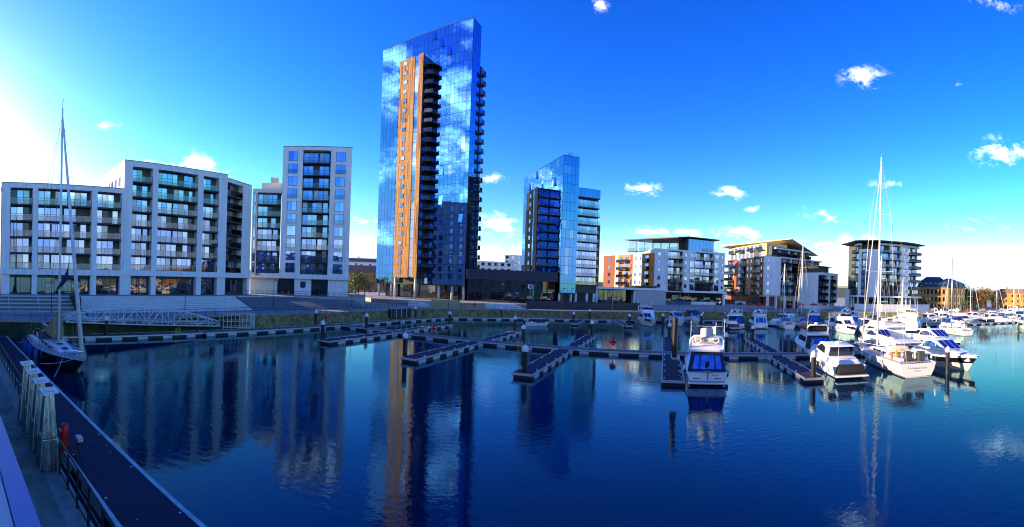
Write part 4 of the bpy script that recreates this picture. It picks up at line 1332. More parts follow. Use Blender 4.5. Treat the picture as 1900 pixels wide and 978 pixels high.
MD, FD = R(-20.7), R(68.6)
mdx, mdy = math.cos(MD), math.sin(MD)
fdx, fdy = math.cos(FD), math.sin(FD)
def off(q, along_f, along_m=0):
    return (q[0] + fdx * along_f + mdx * along_m, q[1] + fdy * along_f + mdy * along_m)
m0, m1 = (-31.5, 73.4), (62, 38.0)
pontoon('long main walkway pontoon crossing the basin from quay to moored yachts', m0, m1, 2.4, 1.25, 2.75, name='walkway_pontoon', cleats=False)
fing = [('far left finger pontoon pointing toward the white apartment blocks', (-24.6, 52.6), 'finger pontoon behind the walkway nearest the quay corner', (-12.6, 86.0)),
        ('finger pontoon in front of the skyscraper timber reflection', (-11.0, 45.5), 'finger pontoon behind the walkway left of the drifting small boat', (1.8, 79.0)),
        ('finger pontoon with tall pile, centre of the open water', (1.3, 40.8), 'finger pontoon behind the walkway right of the drifting small boat', (14.2, 74.0)),
        ('dark finger pontoon alongside the flybridge cruiser with flag', (15.0, 37.0), 'finger pontoon behind the walkway straight beyond the flybridge cruiser', (27.6, 71.0)),
        ('finger pontoon beside the sports cruiser with black stern cover', (28.4, 32.6), 'finger pontoon behind the walkway leading to the white quay boats', (42.0, 67.0)),
        ('finger pontoon hidden between the white sailing yacht and dark striped cruiser', (46.4, 31.5), 'finger pontoon behind the walkway among the crowded motor yachts', (56, 60))]
for l1, e1, l2, e2 in fing:
    # where the finger meets the walkway
    t_ = ((e1[0] - m0[0]) * mdx + (e1[1] - m0[1]) * mdy)
    jx, jy = m0[0] + mdx * t_, m0[1] + mdy * t_
    root = (jx - fdx * 1.25, jy - fdy * 1.25)
    pontoon(l1, root, e1, 2.2, 1.5, 1.6, 'deck_rubber', 'finger_pontoon', group='finger pontoons')
    t_ = ((e2[0] - m0[0]) * mdx + (e2[1] - m0[1]) * mdy)
    root = (m0[0] + mdx * t_ + fdx * 1.25, m0[1] + mdy * t_ + fdy * 1.25)
    pontoon(l2, root, e2, 2.0, 1.5, 1.6, 'deck_rubber', 'finger_pontoon', group='finger pontoons')
pontoon('long near pontoon with dark blue deck and white edges along the camera quay', (-51.5, 19.5), (6, 5.8), 2.7, 2.2, 1.6, 'deck_rubber', 'walkway_pontoon', cleats=False, edge_w=.2, edge='float_white', slab=6.0)
pontoon('quay pontoon below the white gangway along the algae wall', (-49.5, 27.0), (-42.3, 47.0), 2.6, 1.4, 2.3, name='quay_pontoon', cleats=False)
pontoon('quay pontoon running from gangway cage to the basin corner', (-42.0, 47.5), (-24.6, 87.5), 2.6, 1.4, 2.2, name='quay_pontoon', cleats=False)
pontoon('short quay pontoon in the basin corner under the skyscraper', (-24.3, 88.2), (-15.5, 103.6), 2.4, 1.4, 2.0, name='quay_pontoon', cleats=False)
pontoon('quay pontoon under the mossy wall below the skyscraper', (-14.5, 103.8), (9, 110.6), 2.2, 1.4, 2.2, name='quay_pontoon', cleats=False)
pontoon('quay pontoon behind the white quay boats below the shorter tower', (9.8, 110.8), (64, 109.5), 2.2, 1.4, 2.4, name='quay_pontoon', cleats=False)
pontoon('short finger pontoon beside the leftmost white quay boat', (27.5, 109), (26.6, 93), 1.6, 1.5, 1.5, 'deck_rubber', 'finger_pontoon', group='finger pontoons')
pontoon('short dark finger pontoon on the quay right of the drifting small boat', (18.5, 109.6), (14.5, 97), 1.6, 1.5, 1.5, 'deck_rubber', 'finger_pontoon', group='finger pontoons')
pontoon('walkway pontoon behind the crowded boats at the cafe terraces', (64, 98), (118, 80), 2.2, 1.4, 2.4, name='walkway_pontoon', cleats=False)
pontoon('far pontoon among the sunlit boats at right', (105, 72), (175, 48), 2.2, 1.4, 2.4, name='walkway_pontoon', cleats=False)

def pile(label, q, h=3.1, r=.27):
    t = thing('mooring_pile', label, 'pile', (q[0], q[1], -1.0), 0, 'mooring piles')
    MB().lathe([(r, 0), (r, h + .62)], 14).build('post', t, 'pile_black', smooth=False)
    MB().lathe([(r + .05, h + .45), (r + .06, h + .78), (r * .9, h + .92), (.03, h + 1.12)], 14).build('cap', t, 'cap_white')
    return t
PILES = [((-34.6, 70.2), 'pile against the lichen quay wall above the red lifebuoy'), ((-25.2, 53.4), 'tall pile at the outer end of the far left finger pontoon'), ((-24.6, 69.8), 'pile beside the walkway near the quay corner'),
         ((-11.7, 46.6), 'pile at the near end of the finger before the skyscraper reflection'), ((-12.3, 85.2), 'pile at the far end of the finger nearest the quay corner'), ((-2.5, 110.2), 'pile by the mossy wall right of the yellow ladder'),
         ((.8, 79.3), 'pile at far end of the finger left of the drifting small boat'), ((1.9, 62.2), 'pile on the far side of the walkway beside the yellow ladder'), ((1.5, 41.4), 'pile at the near end of the central finger pontoon'),
         ((14.6, 98.4), 'pile on the short dark quay finger'), ((20.9, 111.9), 'pile against the mossy wall below the navy hoarding'), ((14.2, 73.6), 'pile at far end of the finger right of the drifting small boat'),
         ((27.0, 94.5), 'pile left of the leftmost white quay boat'), ((27.4, 70), 'pile on the finger straight beyond the flybridge cruiser'), ((15.3, 37.6), 'numbered pile on the finger beside the flybridge cruiser'),
         ((29.4, 53.0), 'thick pile just right of the flybridge cruiser'), ((40.6, 63.5), 'pile at far end of the finger leading to the quay boats'), ((28.7, 33.2), 'pile beside the sports cruiser with black stern cover'),
         ((42.9, 26.0), 'pile between white sailing yacht transom and dark striped bow'), ((105.9, 42.3), 'pile in the water at the far right edge'), ((-46.9, 33.5), 'dark pile under the white gangway span'),
         ((-22.0, 96.5), 'pile in the basin corner by the dark lockers'), ((36, 96.5), 'pile between the two left white quay boats'), ((47.5, 99), 'pile right of the three white quay boats')]
for q, lb in PILES:
    p_ = pile('black mooring ' + lb, q)
    if 'numbered' in lb or 'central' in lb or 'before the skyscraper' in lb:
        d = Vector((-q[0], -q[1], 0)).normalized()
        if 'numbered' in lb:
            box('number_plate', p_, 'cap_white', -.32, .32, -.33, -.28, 3.45, 3.95).rotation_euler = (0, 0, math.atan2(d.y, d.x) + R(90))
            p_.children[-1].location = (d.x * .31, d.y * .31, 3.68)
            lettering('pile_number', p_, 'P5', .38, (d.x * .345, d.y * .345, 3.55), (R(90), 0, math.atan2(d.y, d.x) + R(90)))

def railing(label, pts, z, h=1.1, sp=2.0, m='iron_black', rails=(1.0, .55), name='railing', r=.03, post_r=.03, group='quay railings'):
    t = thing(name, label, 'railing', (*pts[0], z), 0, group)
    ox, oy = pts[0]
    for (ax, ay), (bx, by) in zip(pts, pts[1:]):
        L = math.hypot(bx - ax, by - ay)
        k = max(1, int(round(L / sp)))
        key = ('post', m, h, post_r)
        if key not in CUBES:
            CUBES[key] = MB().tube([(0, 0, 0), (0, 0, h)], post_r, 6).build('post', t, m).data
            bpy.data.objects.remove(t.children[-1])
        for i in range(k + 1):
            o = bpy.data.objects.new('post', CUBES[key])
            o.location = (ax - ox + (bx - ax) * i / k, ay - oy + (by - ay) * i / k, 0)
            link(o, t)
        for rz in rails:
            MB().tube([(ax - ox, ay - oy, rz * h), (bx - ox, by - oy, rz * h)], r, 6).build('rail', t, m)
    return t
def inl(q, d):                                  # a quay point moved inland
    return q
railing('near black railing with square posts along the camera quay', [(-11.9, 6.75), (-6.0, 5.15), (-3, 4.4)], 2.4, 1.12, 1.05, rails=(1.0, .5, .12), r=.035, post_r=.04)
railing('black railing continuing behind the steel light bollards toward the yacht', [(-53.5, 18.0), (-24.3, 10.1), (-16.9, 8.1)], 2.4, 1.12, 1.25, rails=(1.0, .5, .12), r=.035, post_r=.04)
railing('thin black railing along the lichen quay wall before the granite bank', [(-43.6, 58), (-36.6, 73.5), (-28.7, 90.5), (-23.2, 104)], 2.4, 1.15, 1.5)
railing('thin black railing behind the white gangway', [(-54.6, 19.2), (-51, 26.3), (-47.4, 42), (-43.8, 57.6)], 2.4, 1.15, 2.0)
railing('thin black railing at the top of the granite bank', [W(46.9, 3.4), (-50, 81.3), (-43.2, 87.8), (-36.5, 92.4)], 4.76, 1.1, 1.3)
railing('thin railing along the mossy wall under the towers', [(-21.5, 104.9), (10, 114.6), (40, 120.3), (50, 122.4)], 2.4, 1.1, 3.0)
railing('thin railing on the quay behind the white boats and cafe', [(50.3, 122.4), (74, 126.8), (95, 124.9), (118, 113.9), (134, 106.2)], 2.4, 1.1, 2.2)

# white truss gangway down to the pontoon
ga, gb = Vector((-48.9, 28.0, 2.45)), Vector((-43.4, 52.2, .95))
GL = (gb - ga).length
GW = thing('gangway', 'white arched truss gangway down to the pontoon', 'gangway', ga, math.atan2(gb.y - ga.y, gb.x - ga.x))
slope = math.asin((gb.z - ga.z) / GL)
gx = lambda s: s * math.cos(slope)
gz = lambda s: s * math.sin(slope)
arch = lambda s: .75 + 1.75 * (1 - (2 * s / GL - 1) ** 2)
NP = 12
for sgn in (-.85, .85):
    ch = MB()
    ch.tube([(gx(s), sgn, gz(s) + arch(s)) for s in [GL * i / 24 for i in range(25)]], .075)
    ch.build('top_chord', GW, 'steel_white')
    MB().tube([(gx(0), sgn, gz(0)), (gx(GL), sgn, gz(GL))], .075).build('bottom_chord', GW, 'steel_white')
    for fr_ in (.35, .68):
        MB().tube([(gx(s), sgn, gz(s) + .1 + min(1.1, arch(s)) * fr_) for s in (0.2, GL - .2)], .035).build('side_rail', GW, 'steel_white')
    for i in range(NP + 1):
        s = GL * i / NP
        MB().tube([(gx(s), sgn, gz(s)), (gx(s), sgn, gz(s) + arch(s))], .045).build('vertical_strut', GW, 'steel_white')
        if i < NP:
            s2 = GL * (i + 1) / NP
            a_, c_ = ((s, 0), (s2, arch(s2))) if i % 2 == 0 else ((s, arch(s)), (s2, 0))
            MB().tube([(gx(a_[0]), sgn, gz(a_[0]) + a_[1]), (gx(c_[0]), sgn, gz(c_[0]) + c_[1])], .05).build('diagonal_strut', GW, 'steel_white')
for i in range(24):
    s = GL * (i + .5) / 24
    o = box('deck_plank', GW, 'teak', -GL / 48 + .02, GL / 48 - .02, -.8, .8, -.03, .03)
    o.location = (gx(s), 0, gz(s) + .06)
    o.rotation_euler = (0, -slope, 0)
# caged landing at its foot
ca, cb = Vector((-43.0, 53.2, .55)), Vector((-40.0, 57.6, .55))
CG = thing('landing_cage', 'white tubular landing cage at the foot of the gangway', 'cage', ca, math.atan2(cb.y - ca.y, cb.x - ca.x))
cl = (cb - ca).length
for sgn in (-1.0, 1.0):
    for i in range(5):
        MB().tube([(cl * i / 4, sgn, 0), (cl * i / 4, sgn, 2.3)], .045).build('post', CG, 'steel_white')
    for z in (.15, 1.15, 2.3):
        MB().tube([(0, sgn, z), (cl, sgn, z)], .04).build('rail', CG, 'steel_white')
for i in (0, 4):
    MB().tube([(cl * i / 4, -1, 2.3), (cl * i / 4, -.4, 2.55), (cl * i / 4, .4, 2.55), (cl * i / 4, 1, 2.3)], .04).build('hoop', CG, 'steel_white')
for k in range(4):
    MB().tube([(cl, -1 + k * .5, 0), (cl, -1 + k * .5, 2.3)], .035).build('bar', CG, 'steel_white')

# ladders, lifebuoy posts, lockers
def ladder(label, q, rz):
    t = thing('ladder', label, 'ladder', (q[0], q[1], -.6), rz, 'yellow ladders')
    for y in (-.25, .25):
        MB().tube([(0, y, 0), (0, y, 1.9), (.35, y, 1.9), (.35, y, 1.2)], .045).build('rail', t, 'yellow_paint')
    for k in range(5):
        MB().tube([(0, -.25, .25 + k * .36), (0, .25, .25 + k * .36)], .035).build('rung', t, 'yellow_paint')
ladder('yellow safety ladder on the walkway at the centre', (.3 + 1.0, 58.05), FD)
ladder('yellow safety ladder on the quay pontoon beneath the gangway', (-42.6, 43.0), R(157))
ladder('yellow safety ladder hanging on the mossy wall left of the curved steps', (-19.2, 100.6), R(150))

def lifebuoy(label, q, z=.52, rz=0.0):
    t = thing('lifebuoy_stand', label, 'lifebuoy', (*q, z), rz, 'red lifebuoy stands')
    MB().tube([(0, 0, 0), (0, 0, 1.0)], .06).build('post', t, 'red_plastic')
    mb = MB()
    n = 18
    mb.tube([(.36 * math.cos(2 * math.pi * i / n), -.12, 1.15 + .40 * math.sin(2 * math.pi * i / n)) for i in range(n)], .11, 8, closed=True)
    mb.build('ring', t, 'red_plastic', smooth=True)
    box('back_plate', t, 'red_plastic', -.34, .34, -.06, .0, .72, 1.62)
    for a in (45, 135, 225, 315):
        o = box('reflective_band', t, 'cap_white', -.10, .10, -.245, -.0, -.06, .06)
        o.location = (.36 * math.cos(R(a)), -.125, 1.15 + .40 * math.sin(R(a)))
        o.rotation_euler = (0, -R(a), 0)
face = lambda q: math.atan2(-q[1], -q[0]) + R(90)
for q, lb in (((-33.6, 72.5), 'red lifebuoy on the quay pontoon at the walkway end'), ((-11.9, 65.1), 'red lifebuoy on the walkway before the skyscraper'), ((13.9, 56.3), 'red lifebuoy on the walkway right of the central finger'), ((15.8, 109.6), 'small red lifebuoy on the pontoon under the navy hoarding'), ((-9.5, 108.5), 'red lifebuoy on the quay beside the pale steps')):
    lifebuoy(lb, q, .52 if q[0] != -9.5 else 2.4, face(q))
# red cabinet on the near pontoon with a grey service pedestal
t = thing('hose_cabinet', 'bright red rounded cabinet standing on the near blue pontoon', 'cabinet', (-17.35, 10.05, .52), 0)
MB().lathe([(.20, 0), (.23, .06), (.23, 1.1), (.20, 1.2), (.10, 1.27), (.02, 1.29)], 20).build('shell', t, 'red_plastic', smooth=True)
box('door_band', t, 'cap_white', -.1, .1, -.245, -.22, .95, 1.08)
t = thing('service_pedestal', 'small grey service pedestal next to the red cabinet', 'pedestal', (-16.4, 10.3, .52), R(-15))
box('post', t, 'steel_sheen_streaks', -.1, .1, -.1, .1, 0, .75)
box('lamp_head', t, 'alu_edge', -.24, .24, -.13, .13, .75, .92)

# four tapering steel light bollards in the near railing
def taper(h0, h1, w0, w1, d0=None, d1=None):
    d0, d1 = d0 or w0, d1 or w1
    v = [(-w0, -d0, h0), (w0, -d0, h0), (w0, d0, h0), (-w0, d0, h0), (-w1, -d1, h1), (w1, -d1, h1), (w1, d1, h1), (-w1, d1, h1)]
    return v, [(3, 2, 1, 0), (4, 5, 6, 7), (0, 1, 5, 4), (1, 2, 6, 5), (2, 3, 7, 6), (3, 0, 4, 7)]
ords = ('nearest', 'second nearest', 'third nearest', 'farthest')
for i, q in enumerate(((-12.5, 6.62), (-13.85, 6.98), (-15.25, 7.35), (-16.7, 7.75))):
    t = thing('light_bollard', ords[i] + ' of four tapering brushed steel bollards in the near railing', 'bollard', (*q, 2.41), R(-15), 'steel light bollards')
    v, f = taper(0, 1.05, .33, .265)
    mesh('plinth', t, 'steel_sheen_streaks', v, f, bevel=.015)
    v, f = taper(1.07, 2.55, .26, .15)
    mesh('shaft', t, 'steel_sheen_streaks', v, f, bevel=.012)
    box('access_plate', t, 'cap_white', -.12, .12, -.275, -.255, 1.1, 1.2)
    o = box('cap', t, 'cap_white', -.33, .33, -.27, .27, 2.57, 2.63)
    o.rotation_euler = (R(6), 0, 0)
    box('cap_panel', t, 'alu_edge', -.2, .2, -.16, .16, 2.635, 2.66).rotation_euler = (R(6), 0, 0)
    for sx in (-1, 1):
        MB().tube([(sx * .335, -.335, 0), (sx * .152, -.152, 2.55)], .012).build('corner_strip', t, 'chrome')

# near quay surfaces and the terrace the camera stands on
tag(prism('concrete_apron', None, 'concrete_old', [(-54.2, 17.6), (-54.4, 16.0), (-9.4, 3.75), (20, -4.3), (20, -2.6), (-9.0, 5.45), (-24.3, 9.55)], 2.3, 2.404), kind='structure')
brick = tag(empty('brick_path'), kind='structure')
bm0, bd = Vector((-40, 12.05)), Vector((1, -.2714)).normalized()
kk = 0
for row in range(3):
    for i in range(60):
        c_ = bm0 + bd * (9 + i * .45 + (row % 2) * .22) + Vector((bd.y, -bd.x)) * (.12 + row * .22)
        o = box('brick', brick, 'brick_paving', -.215, .215, -.1, .1, -.06, .02 + rnd.uniform(-.004, .006))
        o.location = (c_.x, c_.y, 2.41)
        o.rotation_euler = (0, 0, math.atan2(bd.y, bd.x))
terr = tag(empty('terrace'), kind='structure')
tn = Vector((-.25, -.97)).normalized()
te = [Vector((-26, 7.27)), Vector((8, -1.23))]
prism('terrace_wall', terr, 'render_grey', [tuple(te[0] + tn * .05), tuple(te[0] + tn * 6), tuple(te[1] + tn * 6), tuple(te[1] + tn * .05)], 2.4, 6.92)
prism('coping', terr, 'terrace_coping', [tuple(te[0]), tuple(te[0] + tn * .20), tuple(te[1] + tn * .20), tuple(te[1])], 6.9, 7.0)
dd = (te[1] - te[0]).normalized()
for i in range(30):
    a = te[0] + dd * (i * 1.15 + .01)
    c_ = te[0] + dd * (i * 1.15 + 1.14)
    prism('tile', terr, 'terrace_tile', [tuple(a + tn * .21), tuple(a + tn * 1.6), tuple(c_ + tn * 1.6), tuple(c_ + tn * .21)], 6.9, 6.985)

# painted outline and a bolted hatch on the near pontoon deck
mk = [o for o in COL.objects if o.get('label', '').startswith('long near pontoon')][0]
for i in range(26):
    box('deck_fixing', mk, 'cap_white', 4 + i * 2.0, 4.07 + i * 2.0, (-1.02, 1.0)[i % 2], (-.95, 1.07)[i % 2], .52, .54)

# ---------------------------------------------------------------- boats (bow along local +x, waterline at z = 0)
def hull_lines(L, Bm, zs, zb, full=.45, stern=.9, rake=.10, n=14, chine=.8):
    """stations from transom to stem: each gives keel, chine, topside and sheer points of one side"""
    st = []
    for i in range(n + 1):
        t = i / n
        hb = Bm / 2 * (stern + (1 - stern) * min(1, t / .35)) if t < .35 else Bm / 2
        if t > full:
            hb *= max(.0, 1 - ((t - full) / (1 - full)) ** 2.3)
        hb = max(hb, .03)
        sh = zs + (zb - zs) * t ** 1.6
        x = lambda k, t=t: -L / 2 + t * L * (1 - rake * (1 - k) * t ** 2)
        st.append((t, x, hb, sh))
    return st

def hull(p, L, Bm, zs, zb, m='gel_white', low=None, band=None, full=.45, stern=.9, rake=.10, draft=.5, deck='gel_white', chine=.80, round_=False, bandz=(.45, .85), n=14, name='hull', bulwark=.12):
    st = hull_lines(L, Bm, zs, zb, full, stern, rake, n)
    def ring(lo, hi, grow=0.0):
        """vertical strip of the topside between two fractions of the freeboard"""
        out = []
        for t, x, hb, sh in st:
            row = []
            for k in (lo, (lo + hi) / 2, hi):
                kk = (k ** .6) if round_ else k
                w = hb * (chine + (1 - chine) * kk) * (1 - .35 * (1 - k) * t ** 3) + grow
                row.append((x(k), w, sh * k))
            out.append(row)
        return out
    def skin(rows, nm, mm, close=True):
        v, f = [], []
        k = len(rows[0])
        for sgn in (1, -1):
            b0 = len(v)
            for r_ in rows:
                v += [(a, sgn * b_, c) for a, b_, c in r_]
            for i in range(len(rows) - 1):
                for j in range(k - 1):
                    q = (b0 + i * k + j, b0 + (i + 1) * k + j, b0 + (i + 1) * k + j + 1, b0 + i * k + j + 1)
                    f.append(q if sgn > 0 else q[::-1])
        if close:                                         # transom
            h = len(rows) * k
            f.append(tuple(range(k - 1, -1, -1)) + tuple(h + j for j in range(k)))
            e = (len(rows) - 1) * k
            for j in range(k - 1):
                f.append((e + j, h + e + j, h + e + j + 1, e + j + 1))
        return mesh(nm, p, mm, v, f, smooth=True) if False else mesh(nm, p, mm, v, f)
    parts = []
    # underwater body
    rows = []
    for t, x, hb, sh in st:
        w = hb * chine * (1 - .35 * t ** 3)
        rows.append([(x(0), .001, -draft * (1 - t ** 4)), (x(0), w * .75, -draft * .5 * (1 - t ** 4)), (x(0), w, 0.0)])
    skin(rows, 'underbody', 'antifoul')
    a, c = bandz
    if band:
        h = skin(ring(0, a), name, low or m)
        skin(ring(a, c, .012), 'hull_band', band)
        skin(ring(c, 1.0), 'topside', m)
    else:
        h = skin(ring(0, 1.0), name, m)
    skin(ring(.03, .09, .012), 'waterline_stripe', 'gel_navy') if not band and m != 'gel_black' else None
    # deck and toe rail
    v, f = [], []
    for t, x, hb, sh in st:
        v += [(x(1), hb - .02, sh - bulwark * .3), (x(1), 0, sh - bulwark * .3 + .06 * hb), (x(1), -hb + .02, sh - bulwark * .3)]
    for i in range(len(st) - 1):
        f += [(i * 3 + j, i * 3 + j + 1, i * 3 + j + 4, i * 3 + j + 3) for j in (0, 1)]
    mesh('deck', p, deck, v, f)
    rail = MB()
    for sgn in (1, -1):
        rail.tube([(x(1), sgn * (hb - .01), sh) for t, x, hb, sh in st], .05, 5)
    rail.build('rubbing_strake', p, 'gel_white' if m != 'gel_black' else 'teak_grey')
    return st

def sheer_at(st, x_):
    best = min(st, key=lambda s: abs(s[1](1) - x_))
    return best[2], best[3]

def cab(p, name, prof, wb, wt, m, bevel=.06, wf=None):
    """a moulded superstructure: side profile (x, z) swept across, narrower at the top and, with wf, toward the front"""
    zmin, zmax = min(z for _, z in prof), max(z for _, z in prof)
    xmin, xmax = min(x for x, _ in prof), max(x for x, _ in prof)
    def half(x, z):
        w = wb + (wt - wb) * ((z - zmin) / max(1e-6, zmax - zmin))
        if wf is not None:
            u = max(0, (x - xmin) / (xmax - xmin) - .45) / .55
            w *= 1 - (1 - wf) * u ** 1.8
        return w / 2
    n = len(prof)
    v = [(x, half(x, z), z) for x, z in prof] + [(x, -half(x, z), z) for x, z in prof]
    f = [tuple(range(n)), tuple(reversed(range(n, 2 * n)))] + [(i, n + i, n + (i + 1) % n, (i + 1) % n) for i in range(n)]
    o = mesh(name, p, m, v, f, smooth=True, bevel=bevel)
    return o, half

def side_glass(p, half, polys, m='boat_glass', name='side_window', off_=.02):
    for poly in polys:
        for sgn in (1, -1):
            q = [(x, sgn * (half(x, z) + off_), z) for x, z in poly]
            mb = MB()
            mb.poly(q)
            mb.build(name, p, m)

def screen(p, half, a, c, k=1, inset=.08, m='boat_glass_blue', name='windscreen_pane', off_=.03):
    """front or rear glazing between two profile points, split into k panes"""
    (x0, z0), (x1, z1) = a, c
    n = Vector((z1 - z0, 0, -(x1 - x0))).normalized() * off_
    if (x0 + x1) < 0 and n.x > 0 and False:
        n = -n
    w0, w1 = half(x0, z0) - inset, half(x1, z1) - inset
    for i in range(k):
        a0, a1 = -1 + 2 * i / k + .03, -1 + 2 * (i + 1) / k - .03
        mb = MB()
        mb.poly([(x0 + n.x, w0 * a0, z0 + n.z), (x0 + n.x, w0 * a1, z0 + n.z), (x1 + n.x, w1 * a1, z1 + n.z), (x1 + n.x, w1 * a0, z1 + n.z)])
        mb.build(name, p, m)

def bow_rail(p, st, x0, h=.6, m='chrome', sp=1.3, r=.022):
    top, L0 = [], []
    for sgn in (1, -1):
        pts = [(x(1) - .12, sgn * max(.05, hb - .12), sh + h * (1 if x(1) > x0 + 1 else .6)) for t, x, hb, sh in st if x(1) >= x0]
        top.append(pts)
    mb = MB()
    mb.tube(top[0] + top[1][::-1], r, 5)
    mb.build('bow_rail', p, m)
    k = 0
    for pts in top:
        for i in range(0, len(pts), 2):
            x, y, z = pts[i]
            MB().tube([(x, y, z - h - .05), (x, y, z)], r * .8, 5).build('stanchion', p, m)

def fender(p, x, y, z, l=.7, r=.13, m='canvas_navy'):
    mb = MB()
    mb.lathe([(.03, l), (r, l * .85), (r, l * .15), (.03, 0)], 10, (x, y, z - l))
    mb.build('fender', p, m, smooth=True)
    MB().tube([(x, y, z - .05), (x, y * .93, z + .5)], .012, 4).build('fender_rope', p, 'cap_white')

def flybridge_cruiser(name, label, loc, head, L=12.5, Bm=4.1, group='motor yachts at their berths', detail=1, hullm='gel_white', canopy='canvas_navy', stern_cover=None, scale=1.0, band=None):
    t = thing(name, label, 'motor boat', (*loc, 0), head, group)
    st = hull(t, L, Bm, 1.15, 1.95, hullm, full=.42, stern=.94, rake=.12, draft=.6, band=band)
    x0 = -L / 2
    # bathing platform and transom
    o = MB()
    o.box(x0 - .95, x0 + .1, -Bm * .44, Bm * .44, .22, .36)
    o.build('bathing_platform', t, 'gel_white', bevel=.05)
    box('platform_teak', t, 'teak_grey', x0 - .9, x0, -Bm * .41, Bm * .41, .362, .375)
    for sgn in (-1, 1):
        box('transom_locker', t, 'gel_black', x0 - .03, x0 - .01, sgn * Bm * .26 - .35, sgn * Bm * .26 + .35, .55, .62)
    # saloon
    prof = [(x0 + 1.6, 1.05), (x0 + 1.6, 3.0), (x0 + L * .56, 3.05), (x0 + L * .70, 1.75), (x0 + L * .70, 1.05)]
    s_, half = cab(t, 'saloon', prof, Bm * .86, Bm * .74, 'gel_white', wf=.7)
    side_glass(t, half, [[(x0 + 2.2, 1.95), (x0 + 2.2, 2.65), (x0 + L * .46, 2.75), (x0 + L * .52, 2.6), (x0 + L * .60, 1.95)]])
    screen(t, half, (x0 + L * .695, 1.85), (x0 + L * .57, 2.95), 3)
    # coach roof forward
    prof = [(x0 + L * .62, 1.3), (x0 + L * .66, 2.15), (x0 + L * .82, 2.1), (x0 + L * .93, 1.75), (x0 + L * .93, 1.3)]
    cab(t, 'foredeck_coachroof', prof, Bm * .62, Bm * .46, 'gel_white', wf=.35)
    for xx in (.74, .82):
        box('deck_hatch', t, 'boat_glass', x0 + L * xx - .25, x0 + L * xx + .25, -.25, .25, 2.1, 2.16)
    # cockpit enclosure at the stern
    if canopy:
        prof = [(x0 + .25, 1.2), (x0 + .75, 2.85), (x0 + 1.65, 2.95), (x0 + 1.65, 1.2)]
        cab(t, 'cockpit_canopy', prof, Bm * .9, Bm * .74, canopy, .05)
        n = Vector((-1.65, 0, .5)).normalized() * .02
        for i, (a, c) in enumerate(((-.82, -.50), (-.42, .40), (.48, .82))):
            mb = MB()
            w0, w1 = Bm * .42, Bm * .36
            mb.poly([(x0 + .33 + n.x, w0 * a, 1.45), (x0 + .33 + n.x, w0 * c, 1.45), (x0 + .71 + n.x, w1 * c, 2.72), (x0 + .71 + n.x, w1 * a, 2.72)])
            mb.build('canopy_window', t, 'boat_glass_blue')
    # flying bridge
    prof = [(x0 + 1.0, 2.98), (x0 + 1.0, 3.22), (x0 + 2.2, 3.65), (x0 + L * .48, 3.80), (x0 + L * .57, 3.08), (x0 + L * .57, 2.98)]
    fb, half = cab(t, 'flybridge_coaming', prof, Bm * .84, Bm * .80, 'gel_white', wf=.72)
    box('flybridge_well', t, 'teak_grey', x0 + 2.3, x0 + L * .44, -Bm * .33, Bm * .33, 3.70, 3.83)
    mb = MB()
    mb.poly([(x0 + L * .44, -Bm * .33, 3.82), (x0 + L * .44, Bm * .33, 3.82), (x0 + L * .40, Bm * .31, 4.3), (x0 + L * .40, -Bm * .31, 4.3)])
    mb.build('wind_deflector', t, 'boat_glass')
    for i, yy in enumerate((-.28, .1)):
        o = MB().box(x0 + 2.9 + i * .5, x0 + 3.5 + i * .5, Bm * yy, Bm * (yy + .2), 3.8, 4.35)
        o.build('helm_seat', t, 'gel_cream', bevel=.06)
    # radar arch
    ar = MB()
    w = Bm * .40
    ar.tube([(x0 + 1.5, -w, 3.2), (x0 + 1.25, -w, 4.15), (x0 + 1.2, -w * .8, 4.5), (x0 + 1.2, w * .8, 4.5), (x0 + 1.25, w, 4.15), (x0 + 1.5, w, 3.2)], .12, 8)
    ar.build('radar_arch', t, 'gel_white', smooth=True)
    MB().lathe([(.05, 0), (.32, .04), (.32, .18), (.22, .26), (.02, .28)], 14, (x0 + 1.2, .3, 4.6)).build('radar_dome', t, 'cap_white', smooth=True)
    for yy, h in ((-w, 2.0), (w, 1.7)):
        MB().tube([(x0 + 1.25, yy, 4.3), (x0 + 1.0, yy, 4.3 + h)], .025, 5).build('aerial', t, 'cap_white')
    bow_rail(t, st, x0 + L * .45, .65)
    for k in range(4):
        for sgn in (-1, 1):
            if (k + sgn) % 2 or detail > 1:
                hb, sh = sheer_at(st, x0 + L * (.15 + k * .17))
                fender(t, x0 + L * (.15 + k * .17), sgn * (hb + .14), sh - .1, m='cap_white' if k % 2 else 'canvas_navy')
    mb = MB()
    for k in range(3):
        x_ = x0 + L * (.55 + .1 * k)
        hb, sh = sheer_at(st, x_)
    for sgn in (-1, 1):
        for k in range(3):
            x_ = x0 + L * (.60 + .09 * k)
            hb, sh = sheer_at(st, x_)
            MB().lathe([(.17, 0), (.17, .02)], 10).build('porthole', t, 'boat_glass')
            o = t.children[-1]
            o.location = (x_, sgn * (hb * (.80 + .2 * .62) * (1 - .35 * .38 * ((x_ - x0) / L) ** 3) + .005), sh * .62)
            o.rotation_euler = (R(90), 0, 0)
            o.scale = (1.4, .7, 1)
    if scale != 1.0:
        t.scale = (scale,) * 3
    return t

